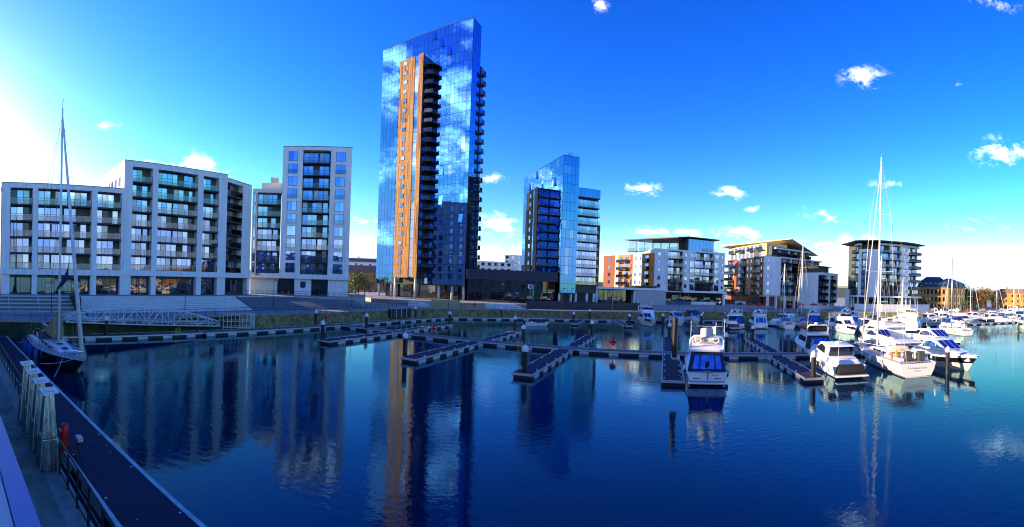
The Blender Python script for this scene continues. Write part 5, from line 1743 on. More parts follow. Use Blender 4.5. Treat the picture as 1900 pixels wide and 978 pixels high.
def sports_cruiser(name, label, loc, head, L=13.5, Bm=4.2, band=None, group='motor yachts at their berths', tender=False, scale=1.0, topm='gel_white', hullm='gel_white', glassm='boat_glass', low=None):
    t = thing(name, label, 'motor boat', (*loc, 0), head, group)
    st = hull(t, L, Bm, 1.25, 2.05, hullm, full=.40, stern=.92, rake=.14, draft=.6, band=band, bandz=(.50, .86), low=low)
    x0 = -L / 2
    MB().box(x0 - 1.1, x0 + .15, -Bm * .43, Bm * .43, .26, .44).build('bathing_platform', t, 'gel_white', bevel=.06)
    box('platform_teak', t, 'teak_grey', x0 - 1.05, x0, -Bm * .4, Bm * .4, .442, .455)
    # low deckhouse with a swept hardtop
    prof = [(x0 + L * .16, 1.2), (x0 + L * .14, 1.9), (x0 + L * .30, 2.05), (x0 + L * .62, 2.35), (x0 + L * .76, 2.2), (x0 + L * .92, 1.8), (x0 + L * .92, 1.25)]
    cab(t, 'deckhouse', prof, Bm * .86, Bm * .60, 'gel_white', wf=.3)
    prof = [(x0 + L * .17, 3.08), (x0 + L * .18, 3.2), (x0 + L * .38, 3.36), (x0 + L * .48, 3.26), (x0 + L * .64, 2.30), (x0 + L * .62, 2.1), (x0 + L * .30, 1.95), (x0 + L * .22, 2.0), (x0 + L * .29, 2.9)]
    ht, half = cab(t, 'hardtop', prof, Bm * .84, Bm * .62, topm, .04, wf=.72)
    side_glass(t, half, [[(x0 + L * .27, 2.2), (x0 + L * .305, 2.88), (x0 + L * .40, 3.08), (x0 + L * .47, 2.95), (x0 + L * .50, 2.35)], [(x0 + L * .515, 2.35), (x0 + L * .50, 2.85), (x0 + L * .60, 2.38)]], m=glassm)
    screen(t, half, (x0 + L * .635, 2.33), (x0 + L * .485, 3.22), 3, m='boat_glass_blue')
    # glazed cockpit bulkhead and stern seating
    mb = MB()
    mb.poly([(x0 + L * .225, -Bm * .36, 1.45), (x0 + L * .225, Bm * .36, 1.45), (x0 + L * .20, Bm * .31, 3.05), (x0 + L * .20, -Bm * .31, 3.05)])
    mb.build('cockpit_doors', t, 'boat_glass')
    prof = [(x0 + .2, 1.0), (x0 + .35, 1.9), (x0 + 1.2, 2.0), (x0 + 1.5, 1.3), (x0 + 1.5, 1.0)]
    cab(t, 'stern_sunpad', prof, Bm * .6, Bm * .52, 'gel_white')
    if tender:
        prof = [(x0 - .75, .5), (x0 - .85, .8), (x0 - .45, 1.45), (x0 + .05, 1.5), (x0 + .12, .55)]
        cab(t, 'tender_cover', prof, Bm * .78, Bm * .66, 'canvas_black', .12)
    else:
        box('stern_seat', t, 'canvas_grey', x0 + 1.6, x0 + 2.1, -Bm * .3, Bm * .3, 1.2, 1.75)
    for xx, w in ((.70, .6), (.80, .45)):
        box('deck_hatch', t, 'boat_glass', x0 + L * xx - w / 2, x0 + L * xx + w / 2, -w / 2, w / 2, 2.27 - (xx - .7) * 2.0, 2.33 - (xx - .7) * 2.0)
    bow_rail(t, st, x0 + L * .50, .7)
    # dark hull windows
    if not band:
        for sgn in (-1, 1):
            q = []
            for u, k in ((.40, .50), (.42, .80), (.58, .80), (.62, .50)):
                x_ = x0 + L * u
                hb, sh = sheer_at(st, x_)
                q.append((x_, sgn * (hb * (.80 + .2 * k) + .03), sh * k))
            MB().poly(q).build('hull_window', t, 'boat_glass')
    for k in range(3):
        for sgn in (-1, 1):
            x_ = x0 + L * (.12 + k * .2)
            hb, sh = sheer_at(st, x_)
            fender(t, x_, sgn * (hb + .15), sh - .1, .8, .15, 'canvas_grey' if k % 2 else 'cap_white')
    MB().tube([(x0 + L * .27, 0, 3.25), (x0 + L * .25, 0, 4.2)], .03, 5).build('aerial', t, 'cap_white')
    MB().lathe([(.05, 0), (.3, .04), (.3, .17), (.2, .25), (.02, .27)], 14, (x0 + L * .30, 0, 3.3)).build('radar_dome', t, 'cap_white', smooth=True)
    for sgn in (-1, 1):
        MB().tube([(x0 + L * .965, sgn * .1, 2.05), (x0 + L * 1.01, sgn * .05, 2.0)], .06, 6).build('anchor_roller', t, 'chrome')
    if scale != 1.0:
        t.scale = (scale,) * 3
    return t

def sailing_yacht(name, label, loc, head, L=15, Bm=4.3, mast=20, hullm='gel_white', deck='teak_grey', cover='canvas_white', group='sailing yachts', mastm='mast_alu', bimini=None, scale=1.0, mx=.08, spreaders=2, furl='canvas_white', zs=1.2, zb=1.6, detail=1, stern_w=.74, mast_r=.15, furl_r=.10):
    t = thing(name, label, 'sailing boat', (*loc, 0), head, group)
    st = hull(t, L, Bm, zs, zb, hullm, full=.46, stern=stern_w, rake=.16, draft=.6, deck=deck, chine=.70, round_=True)
    x0 = -L / 2
    xm = mx * L                                             # mast foot
    dz = zs + .12
    prof = [(x0 + L * .30, dz - .1), (x0 + L * .31, dz + .55), (x0 + L * .50, dz + .62), (x0 + L * .66, dz + .42), (x0 + L * .74, dz), (x0 + L * .74, dz - .1)]
    c_, half = cab(t, 'coachroof', prof, Bm * .56, Bm * .44, 'gel_white', wf=.5)
    side_glass(t, half, [[(x0 + L * (.34 + .09 * i), dz + .2), (x0 + L * (.34 + .09 * i), dz + .42), (x0 + L * (.40 + .09 * i), dz + .42), (x0 + L * (.40 + .09 * i), dz + .2)] for i in range(3)], name='cabin_window')
    for u in (.56, .66, .80):
        box('deck_hatch', t, 'boat_glass', x0 + L * u - .28, x0 + L * u + .28, -.28, .28, dz + (.56 if u < .6 else .42 if u < .7 else .28), dz + (.62 if u < .6 else .50 if u < .7 else .36))
    # cockpit
    box('cockpit_well', t, 'teak', x0 + L * .07, x0 + L * .29, -Bm * .20, Bm * .20, dz - .06, dz + .05)
    for sgn in (-1, 1):
        MB().box(x0 + L * .06, x0 + L * .30, sgn * Bm * .30 - .28, sgn * Bm * .30 + .28, dz - .05, dz + .32).build('cockpit_seat', t, 'gel_white', bevel=.05)
        xs_ = x0 + L * .13
        n = 14
        mb = MB()
        r_ = .45
        mb.tube([(xs_, sgn * Bm * .17 + r_ * math.cos(2 * math.pi * i / n), dz + .75 + r_ * math.sin(2 * math.pi * i / n)) for i in range(n)], .025, 5, closed=True)
        mb.build('steering_wheel', t, 'chrome')
        MB().tube([(xs_ + .1, sgn * Bm * .17, dz), (xs_ + .1, sgn * Bm * .17, dz + .8)], .09, 8).build('wheel_pedestal', t, 'gel_white')
    prof = [(x0 + L * .27, dz + .5), (x0 + L * .27, dz + 1.2), (x0 + L * .31, dz + 1.25), (x0 + L * .36, dz + .6), (x0 + L * .36, dz + .5)]
    cab(t, 'sprayhood', prof, Bm * .56, Bm * .46, cover or 'canvas_grey', .05)
    if bimini:
        prof = [(x0 + L * .08, dz + 1.95), (x0 + L * .09, dz + 2.05), (x0 + L * .17, dz + 2.15), (x0 + L * .30, dz + 2.05), (x0 + L * .30, dz + 1.95)]
        cab(t, 'bimini', prof, Bm * .72, Bm * .58, bimini, .04)
        for u in (.09, .29):
            for sgn in (-1, 1):
                MB().tube([(x0 + L * u, sgn * Bm * .34, dz), (x0 + L * u, sgn * Bm * .33, dz + 2.0)], .025, 5).build('bimini_pole', t, 'chrome')
    # rig
    MB().tube([(xm, 0, dz + .4), (xm, 0, dz + mast)], .15, 10, r1=.09).build('mast', t, mastm, smooth=True)
    ma = MB()
    ma.tube([(xm, 0, dz + mast), (xm, 0, dz + mast + .7)], .02, 4)
    ma.tube([(xm, 0, dz + mast + .7), (xm + .45, 0, dz + mast + .75)], .03, 4)
    ma.build('masthead_vane', t, 'iron_black')
    xb = x0 + L * .12
    MB().tube([(xm, 0, dz + 1.6), (xb, 0, dz + 1.75)], .09, 8).build('boom', t, mastm)
    if cover:
        mb = MB()
        k = 9
        for i in range(k):
            u0, u1 = i / k, (i + 1) / k
            h = lambda u: .50 - .30 * u + .03 * math.sin(u * 31)
            pts0 = [(xm + (xb - xm) * u0, y * (1 - .35 * u0), dz + 1.62 + z * h(u0) / .5) for y, z in ((-.20, 0), (-.19, .2), (0, .52), (.19, .2), (.20, 0))]
            pts1 = [(xm + (xb - xm) * u1, y * (1 - .35 * u1), dz + 1.62 + z * h(u1) / .5) for y, z in ((-.20, 0), (-.19, .2), (0, .52), (.19, .2), (.20, 0))]
            b0 = len(mb.v)
            mb.v += pts0 + pts1
            mb.f += [(b0 + j, b0 + j + 1, b0 + 5 + j + 1, b0 + 5 + j) for j in range(4)]
        mb.build('sail_cover', t, cover)
    tipx, tipz = x0 + L * .985, zb + .1
    wires = MB()
    for k in range(spreaders):
        zz = dz + mast * (.40 + .30 * k) if spreaders > 1 else dz + mast * .52
        w = Bm * (.40 - .09 * k)
        for sgn in (-1, 1):
            MB().tube([(xm, 0, zz), (xm - .25, sgn * w, zz + .12)], .035, 5).build('spreader', t, mastm)
    z1 = dz + mast * (.40 if spreaders > 1 else .52)
    for sgn in (-1, 1):
        w = Bm * .40
        wires.tube([(xm - .2, sgn * Bm * .46, zs + .1), (xm - .25, sgn * w, z1 + .12), (xm - .2, sgn * w * .75, dz + mast * .70 + .1), (xm, 0, dz + mast * .97)], .016, 4)
        wires.tube([(xm - .5, sgn * Bm * .45, zs + .1), (xm, 0, z1)], .014, 4)
    for sgn in (-1, 1):
        wires.tube([(x0 + .2, sgn * Bm * .28, zs + .1), (xm, 0, dz + mast * .99)], .014, 4)
    wires.build('standing_rigging', t, 'wire')
    MB().tube([(tipx - .15, 0, tipz), (xm + .1, 0, dz + mast * .96)], furl_r if furl else .02, 7, r1=furl_r * .4).build('furled_genoa', t, furl or 'wire', smooth=True)
    # guard rails
    for sgn in (-1, 1):
        pts = [(x(1), sgn * max(.04, hb - .08), sh + .65) for tt, x, hb, sh in st]
        mb = MB()
        mb.tube(pts, .016, 4)
        mb.tube([(a, b_, c - .32) for a, b_, c in pts], .012, 4)
        mb.build('guard_wire', t, 'chrome')
        for i in range(0, len(pts), 2):
            a, b_, c = pts[i]
            MB().tube([(a, b_, c - .67), (a, b_, c)], .02, 5).build('stanchion', t, 'chrome')
    e = st[-1]
    MB().tube([(tipx - 1.0, .55, zb + .65), (tipx + .1, .12, zb + .75), (tipx + .1, -.12, zb + .75), (tipx - 1.0, -.55, zb + .65)], .028, 6).build('pulpit', t, 'chrome')
    for k in range(3):
        sgn = 1 if k % 2 else -1
        for sgn in (-1, 1):
            x_ = x0 + L * (.25 + k * .18)
            hb, sh = sheer_at(st, x_)
            fender(t, x_, sgn * (hb + .14), sh - .05, .75, .14, 'canvas_navy' if detail > 1 else 'cap_white')
    if scale != 1.0:
        t.scale = (scale,) * 3
    return t

HD = R(67.0)                                                # berth direction
def stern_at(x, y, L, head):                                # centre of a boat whose stern is at x, y
    return (x + math.cos(head) * L / 2, y + math.sin(head) * L / 2)

# -- flybridge cruiser in the middle, stern to the viewer
f1 = flybridge_cruiser('flybridge_cruiser', 'white flybridge cruiser with navy canopy and pale flag, stern toward the viewer', stern_at(18.4, 36.7, 12.5, HD), HD, 12.5, 4.15, detail=2)
x0 = -6.25
MB().tube([(x0 - .1, .0, 1.0), (x0 - .1, 0, 1.9)], .05, 6).build('outboard_bracket', f1, 'chrome')
MB().box(x0 - .3, x0 - .05, -.16, .16, 1.75, 2.25).build('outboard_motor', f1, 'canvas_black', bevel=.05)
MB().tube([(x0 - .18, 0, .5), (x0 - .18, 0, 1.75)], .05, 6).build('outboard_leg', f1, 'steel_sheen_streaks')
MB().tube([(x0 + 1.1, -.75, 4.45), (x0 + .9, -.8, 5.9)], .025, 5).build('flag_pole', f1, 'cap_white')
v, f = [], []
for i in range(9):
    u = i / 8
    for j in range(4):
        v.append((x0 + .95 + .12 * math.sin(u * 7), -.78 + u * 1.5, 4.75 - .32 * u + j * .27 + .05 * math.sin(u * 6 + j)))
for i in range(8):
    for j in range(3):
        f.append((i * 4 + j, i * 4 + j + 1, i * 4 + j + 5, i * 4 + j + 4))
mesh('flag', f1, 'canvas_white', v, f)
mb = MB()
mb.tube([(x0 + 1.2, -1.6, 5.0), (x0 + 1.2, -1.6, 5.5), (x0 + 1.2, 1.6, 5.5), (x0 + 1.2, 1.6, 5.0)], .02, 6)
mb.build('canopy_frame', f1, 'steel_white')
for yy in (-.95, .85):
    mb = MB()
    n = 16
    mb.tube([(x0 + 2.35, yy + .30 * math.cos(2 * math.pi * i / n), 4.02 + .30 * math.sin(2 * math.pi * i / n)) for i in range(n)], .075, 8, closed=True)
    mb.build('horseshoe_buoy', f1, 'cap_white', smooth=True)
box('sun_pad', f1, 'gel_cream', x0 + 2.5, x0 + 2.7, -.55, .75, 3.75, 4.15)
def name_strokes(p, x, y0, z, n, h, step, seed):
    # the small dark strokes of a boat name too far away to read
    q_ = random.Random(seed)
    mb = MB()
    y = y0
    for i in range(n):
        a = h * q_.uniform(.5, 1.0) * (1.5 if i == 0 else 1)
        sl = q_.uniform(-.05, .05)
        mb.tube([(x, y, z), (x, y + sl, z + a)], .014, 4)
        if q_.random() < .6:
            mb.tube([(x, y + sl, z + a * q_.uniform(0, 1)), (x, y - step * .6, z + a * q_.uniform(.1, .8))], .011, 4)
        y -= step * q_.uniform(.8, 1.5)
    tag(mb.build('name_lettering', p, 'print_dark'), kind='stuff')
name_strokes(f1, x0 - .03, -.5, .86, 6, .13, .13, 3)

# -- sports cruiser with the black tender cover
sports_cruiser('sports_cruiser', 'white sports cruiser with black covered tender on its stern platform', stern_at(33.2, 32.4, 13.5, R(66)), R(66), 13.5, 4.3, tender=True, glassm='boat_glass')
t = bpy.context.scene.objects['sports_cruiser']
MB().tube([(-6.0, 1.1, 2.0), (-6.2, 1.1, 3.3)], .02, 5).build('ensign_staff', t, 'cap_white')
v = [(-6.12, 1.1, 3.2), (-6.2, 1.05, 2.3), (-6.42, 1.16, 2.25), (-6.5, 1.2, 3.0)]
mesh('ensign', t, 'flag_red', v, [(0, 1, 2, 3)])
# -- flybridge boat behind it with black canopy
flybridge_cruiser('flybridge_cruiser', 'white flybridge boat with black upper canopy behind the sports cruiser', stern_at(40.5, 45.5, 12, R(66)), R(66), 12.0, 4.0, canopy='canvas_black')
t = bpy.context.scene.objects['flybridge_cruiser.001']
cab(t, 'flybridge_cover', [(-4.6, 3.7), (-4.6, 4.55), (-1.0, 4.6), (-.3, 3.75)], 3.3, 2.9, 'canvas_black', .05)
# -- large white sailing yacht
sy = sailing_yacht('sailing_yacht', 'large white sailing yacht with tall mast and rounded transom, stern toward the viewer', stern_at(39.0, 27.4, 18.0, R(64)), R(64), 18.0, 5.0, 26.4, 'gel_white', 'teak_grey', 'canvas_white', mastm='mast_white', bimini='canvas_white', zs=1.55, zb=1.95, mx=.15, stern_w=.90)
x0 = -9.0
for yy in (-.9, .7):
    MB().box(x0 + .9, x0 + 1.6, yy - .4, yy + .4, 1.7, 2.75).build('wheel_cover', sy, 'canvas_grey', bevel=.12)
MB().box(x0 + 2.3, x0 + 2.5, 1.5, 1.75, 1.9, 2.8).build('danbuoy', sy, 'yellow_paint', bevel=.05)
MB().box(x0 + 2.9, x0 + 3.15, 1.8, 2.0, 1.7, 2.5).build('rescue_sling', sy, 'orange_plastic', bevel=.05)
name_strokes(sy, x0 - .02, 1.25, .95, 11, .22, .19, 5)
name_strokes(sy, x0 - .02, .45, .66, 6, .12, .13, 8)
# -- dark banded cruisers, bows toward the viewer
HB = R(-116)
def bow_at(x, y, L, head):
    return (x - math.cos(head) * L / 2, y - math.sin(head) * L / 2)
sports_cruiser('sports_cruiser', 'motor cruiser with dark hull band and blue windscreen, bow jutting right of the sailing yacht', bow_at(45.2, 23.2, 14.5, HB), HB, 14.5, 4.4, band='gel_black', low='gel_cream')
sports_cruiser('sports_cruiser', 'second dark banded motor cruiser behind, bow over open bright water', bow_at(59.0, 33.2, 15, HB), HB, 15.0, 4.4, band='gel_black', low='gel_cream')
# -- big motor yachts further back
flybridge_cruiser('motor_yacht', 'large white flybridge motor yacht with wide top deck behind the sailing yacht mast', stern_at(60, 47, 17, R(64)), R(64), 17.0, 5.0, canopy=None, scale=1.12)
sports_cruiser('sports_cruiser', 'white open cruiser with tan seats right of the sailing yacht mast', bow_at(52.5, 41, 12.5, R(-116)), R(-116), 12.5, 4.0)
# -- black hulled yacht at left
ly = sailing_yacht('sailing_yacht', 'black hulled sailing yacht with tan sail cover moored at the near left pontoon', (-37.4, 20.7), R(-13.4), 16.5, 4.2, 23.7, 'gel_black', 'teak_grey', None, mastm='mast_white', spreaders=1, furl='canvas_white', mx=.03, zs=1.2, zb=1.7, detail=2, mast_r=.21, furl_r=.22)
# crumpled tan sail on the boom
mb = MB()
rows = 11
for i in range(rows):
    u = i / (rows - 1)
    w = (.62 - .30 * u) * (1 + .18 * math.sin(i * 2.3))
    hgt_ = 2.9 * (1 - u) ** 1.5 + .55
    for j in range(9):
        a = math.pi * j / 8
        mb.v.append((.3 - u * 5.0, w * math.cos(a) + .06 * math.sin(j * 5 + i * 3), 2.5 + hgt_ * math.sin(a) * .78 + .10 * math.sin(i * 4 + j * 2.2)))
for i in range(rows - 1):
    for j in range(8):
        a = i * 9 + j
        mb.f.append((a, a + 1, a + 10, a + 9))
mb.f.append(tuple(range(9)))
mb.build('sail_cover', ly, 'canvas_tan')
MB().box(-4.8, -4.3, -.5, -.1, 1.5, 2.5).build('instrument_pod', ly, 'cap_white', bevel=.05)
MB().box(-4.1, -3.9, .3, .5, 1.6, 2.4).build('danbuoy', ly, 'yellow_paint', bevel=.04)
v, f = [], []
for i in range(7):
    u = i / 6
    for j in range(2):
        v.append((3.6 - .9 * u + .12 * math.sin(u * 5), -.05 - .75 * u + .15 * math.sin(u * 4), 9.2 - 2.0 * u + (1.2 * (1 - u) + .25) * (j - .35)))
for i in range(6):
    f.append((i * 2, i * 2 + 1, i * 2 + 3, i * 2 + 2))
mesh('flag', ly, 'flag_navy', v, f)
for x_ in (-5.2, -3.4, -1.4, .8):
    mb = MB()
    mb.lathe([(.04, 1.7), (.24, 1.5), (.26, .9), (.24, .25), (.04, 0)], 14, (x_, -2.5 + (.12 if x_ > 0 else 0), -.15))
    mb.build('fender', ly, 'canvas_blue', smooth=True)
# -- small open motor boat adrift in the middle
sb = thing('small_motor_boat', 'small white open boat with navy sprayhood lying off the quay pontoon', 'motor boat', (5.9, 94.6, 0), R(8))
hull(sb, 5.4, 2.0, .6, .9, 'gel_white', full=.42, stern=.9, draft=.3)
cab(sb, 'sprayhood', [(-.2, .7), (.1, 1.5), (1.0, 1.45), (1.7, .75)], 1.7, 1.3, 'canvas_navy', .05)
MB().box(-3.1, -2.7, -.2, .2, .2, 1.15).build('outboard_motor', sb, 'canvas_black', bevel=.06)
MB().box(-1.5, -1.0, -.6, .6, .6, .95).build('bench_seat', sb, 'gel_cream', bevel=.04)
MB().tube([(-2.4, -.8, .8), (-2.3, -.8, 1.5), (-2.3, .8, 1.5), (-2.4, .8, .8)], .03, 5).build('grab_rail', sb, 'chrome')
# -- boats against the far quay, bows out
HQ = R(-98)
flybridge_cruiser('flybridge_cruiser', 'tall white flybridge boat, leftmost of the three quay boats', bow_at(33.0, 95.4, 12.5, HQ), HQ, 12.5, 4.4, canopy=None, scale=1.0)
sports_cruiser('sports_cruiser', 'white open sports boat, middle of the three quay boats', bow_at(41.0, 96.0, 11, HQ), HQ, 11.0, 3.9)
q3 = sports_cruiser('sports_cruiser', 'small white boat with navy canopy, rightmost of the three quay boats', bow_at(46.8, 99, 9, HQ), HQ, 9.0, 3.2)
cab(q3, 'navy_canopy', [(-3.6, 1.9), (-3.4, 3.55), (-.4, 3.65), (.9, 2.3)], 2.9, 2.4, 'canvas_navy', .05)
flybridge_cruiser('flybridge_cruiser', 'white wheelhouse cruiser with pale canvas top, stern toward the viewer near the cafe', stern_at(59.0, 88.5, 10.5, R(70)), R(70), 10.5, 3.9, canopy='canvas_white')
sailing_yacht('sailing_yacht', 'white sailing yacht with round transom in front of the cafe', stern_at(64.6, 84.2, 12.5, R(66)), R(66), 12.5, 4.0, 15.5, mastm='mast_white', cover='canvas_blue')
sports_cruiser('motor_launch', 'long white motor launch with a row of dark windows before the cafe', (74.5, 96), R(10), 15, 4.2)
FLEET = [('flybridge_cruiser', 'navy topped flybridge boat left of the pale canvas cruiser', flybridge_cruiser, (54.5, 95), 75, dict(L=10, Bm=3.6)),
         ('sailing_yacht', 'slim white sailing yacht with blue boom cover before the white cafe pillars', sailing_yacht, (72, 88.5), 66, dict(L=12, Bm=3.7, mast=21.0, mastm='mast_white', cover='canvas_blue')),
         ('sailing_yacht', 'small sailing yacht with short mast behind the motor launch', sailing_yacht, (81, 101), 60, dict(L=10, Bm=3.3, mast=13.5, mastm='mast_alu', cover='canvas_navy')),
         ('sports_cruiser', 'grey canopied small boat beside the small sailing yacht', sports_cruiser, (76.5, 82.0), 66, dict(L=8.5, Bm=3.0)),
         ('flybridge_cruiser', 'white cruiser with sunlit cream stern behind the black canopy boat', flybridge_cruiser, (72.5, 72), 245, dict(L=12.5, Bm=4.2, canopy=None)),
         ('sports_cruiser', 'white hardtop boat next to the sunlit cream stern', sports_cruiser, (79, 73), 64, dict(L=11, Bm=3.8)),
         ('flybridge_cruiser', 'flybridge boat under the small white quay block', flybridge_cruiser, (85, 83), 60, dict(L=11, Bm=3.9)),
         ('sports_cruiser', 'white cabin boat with orange flag left of the tall white mast', sports_cruiser, (87, 72), 245, dict(L=12, Bm=4.0)),
         ('sailing_yacht', 'sailing yacht with leaning white mast left of the round block', sailing_yacht, (67.0, 56.5), 64, dict(L=12, Bm=3.8, mast=16.0, mastm='mast_white')),
         ('motor_yacht', 'broad white motor yacht with twin radar domes under the round block', flybridge_cruiser, (97, 71), 30, dict(L=18, Bm=5.2, canopy=None, scale=1.25)),
         ('sports_cruiser', 'white motor boat moored before the round block terrace', sports_cruiser, (98, 86), 60, dict(L=11, Bm=3.8)),
         ('flybridge_cruiser', 'flybridge boat behind the twin dome motor yacht', flybridge_cruiser, (112, 84), 50, dict(L=12, Bm=4.0)),
         ('sports_cruiser', 'white sports boat with navy cover left of the gaily lit trawler yacht', sports_cruiser, (108, 62), 245, dict(L=11, Bm=3.7, topm='canvas_navy')),
         ('sailing_yacht', 'sailing yacht with alloy mast before the blue roofed office', sailing_yacht, (90, 53), 64, dict(L=12.5, Bm=3.9, mast=17.5, mastm='mast_alu')),
         ('flybridge_cruiser', 'cream trawler yacht with navy flybridge cover on bright water', flybridge_cruiser, (126, 70), -30, dict(L=13, Bm=4.3, canopy='canvas_navy')),
         ('sports_cruiser', 'white cabin cruiser between trawler yacht and blue roofed office', sports_cruiser, (122, 80), -30, dict(L=11, Bm=3.8)),
         ('sports_cruiser', 'dark hulled sports boat right of the trawler yacht', sports_cruiser, (141, 66), -35, dict(L=11, Bm=3.7, hullm='gel_navy')),
         ('sailing_yacht', 'sailing yacht with tall mast before the autumn trees', sailing_yacht, (136, 74), -25, dict(L=12, Bm=3.8, mast=20, mastm='mast_white', cover='canvas_blue')),
         ('sports_cruiser', 'dark banded sports boat cut by the right edge of view', sports_cruiser, (121.5, 46.5), 200, dict(L=13, Bm=4.2, band='gel_black')),
         ('sailing_yacht', 'sailing yacht with blue cover near the right edge', sailing_yacht, (143, 60), -40, dict(L=12, Bm=3.8, mast=17, mastm='mast_white', cover='canvas_blue')),
         ('sailing_yacht', 'second sailing yacht at the right edge before the brick terrace', sailing_yacht, (152, 58), -40, dict(L=12, Bm=3.8, mast=19, mastm='mast_alu', cover='canvas_navy')),
         ('flybridge_cruiser', 'white flybridge boat below the brick terrace at right', flybridge_cruiser, (158, 66), -35, dict(L=12, Bm=4.0)),
         ('sports_cruiser', 'small sports boat far back below the autumn trees', sports_cruiser, (163, 76), -35, dict(L=10, Bm=3.5)),
         ('flybridge_cruiser', 'large white yacht with boxy upper deck far at right', flybridge_cruiser, (176, 66), -35, dict(L=17, Bm=5.0, scale=1.25, canopy='canvas_white'))]
FLEET += [('sports_cruiser', 'navy hulled small boat left of the navy topped flybridge boat', sports_cruiser, (52.0, 92.5), 80, dict(L=8, Bm=2.9, hullm='gel_navy')),
          ('flybridge_cruiser', 'white flybridge boat tucked behind the slim sailing yacht', flybridge_cruiser, (80, 94), 60, dict(L=11, Bm=3.8)),
          ('sports_cruiser', 'low white sports boat below the balcony front of the rust block', sports_cruiser, (90, 92), 60, dict(L=10, Bm=3.5, topm='canvas_black')),
          ('flybridge_cruiser', 'white flybridge boat with black canopy before the stair tower', flybridge_cruiser, (95, 96), 55, dict(L=11, Bm=3.8, canopy='canvas_black')),
          ('sports_cruiser', 'white sports boat behind the leaning mast', sports_cruiser, (74, 63), 64, dict(L=12, Bm=4.0)),
          ('sports_cruiser', 'white open boat beside the alloy masted sailing yacht', sports_cruiser, (99, 58), 245, dict(L=11, Bm=3.8, topm='canvas_blue')),
          ('sailing_yacht', 'sailing yacht with navy cover under the round block right side', sailing_yacht, (118, 90), 50, dict(L=11, Bm=3.5, mast=14, mastm='mast_white', cover='canvas_navy')),
          ('flybridge_cruiser', 'white flybridge boat before the office hedge', flybridge_cruiser, (137, 84), -35, dict(L=11, Bm=3.8)),
          ('sports_cruiser', 'white sports boat before the parked cars', sports_cruiser, (148, 77), -35, dict(L=10, Bm=3.6)),
          ('sailing_yacht', 'sailing yacht with thin alloy mast far right behind the dark hulled boat', sailing_yacht, (150, 70), -35, dict(L=11, Bm=3.5, mast=15, mastm='mast_alu', cover='canvas_blue')),
          ('flybridge_cruiser', 'white flybridge boat with blue canopy between the right edge masts', flybridge_cruiser, (168, 58), -40, dict(L=11, Bm=3.8, canopy='canvas_blue'))]
for nm, lb, fn, q, hd, kw in FLEET:
    fn(nm, lb, q, R(hd), **kw)

# mooring lines of the near boats
def line(p, a, c, sag=.25):
    a, c = Vector(a), Vector(c)
    MB().tube([a.lerp(c, u) - Vector((0, 0, sag * 4 * u * (1 - u))) for u in (0, .2, .4, .6, .8, 1)], .022, 5).build('mooring_line', p, 'canvas_white')
line(f1, (-6.0, 1.9, 1.2), (-5.2, 2.75, .6))
line(f1, (-5.9, 1.9, 1.2), (-2.5, 2.8, .6))
line(ly, (-7.0, -1.5, 1.2), (-8.5, -2.6, .6))
line(ly, (7.0, -.6, 1.6), (3.5, -2.6, .6), .15)
line(ly, (5.5, -1.0, 1.5), (8.5, -2.6, .6), .15)
line(sy, (-8.8, -2.0, 1.6), (-7.5, -3.2, .6))

# ---------------------------------------------------------------- planting
def leaf_cloud(mb, c, rad, n, size, flat=.8, seed=0):
    r_ = random.Random(seed)
    for _ in range(n):
        while True:
            d = Vector((r_.uniform(-1, 1), r_.uniform(-1, 1), r_.uniform(-1, 1)))
            if .1 < d.length < 1:
                break
        d = d * (d.length ** -.45)
        p_ = Vector(c) + Vector((d.x * rad, d.y * rad, d.z * rad * flat))
        u = Vector((r_.gauss(0, 1), r_.gauss(0, 1), r_.gauss(0, .6))).normalized()
        w = u.cross(Vector((r_.gauss(0, 1), r_.gauss(0, 1), r_.gauss(0, 1)))).normalized()
        s = size * r_.uniform(.6, 1.4)
        mb.poly([p_ - u * s, p_ + w * s * .55, p_ + u * s, p_ - w * s * .55])

def tree(name, label, loc, h, rad, m, seed, group='trees around the marina', z=2.4):
    t = thing(name, label, 'tree', (*loc, z), 0, group)
    r_ = random.Random(seed)
    tr = MB()
    tr.tube([(0, 0, 0), (.1, .05, h * .25), (0, .1, h * .5), (.1, 0, h * .8)], h * .028, 8, r1=h * .008)
    tips = []
    for k in range(9):
        a = k * 2.4 + r_.random()
        z0 = h * r_.uniform(.22, .6)
        e = (math.cos(a) * rad * r_.uniform(.4, .75), math.sin(a) * rad * r_.uniform(.4, .75), z0 + h * r_.uniform(.12, .32))
        tr.tube([(0, .05, z0), (e[0] * .5, e[1] * .5, z0 + (e[2] - z0) * .65), e], h * .012, 5, r1=h * .004)
        tips.append(e)
    tr.build('trunk', t, 'bark')
    cr = MB()
    n = 95
    for i, e in enumerate(tips + [(0, 0, h * .82), (rad * .2, 0, h * .72), (-rad * .25, .2, h * .65)]):
        leaf_cloud(cr, e, rad * r_.uniform(.34, .55), n, h * .028, .8, seed * 50 + i)
    cr.build('crown', t, m)
    return t
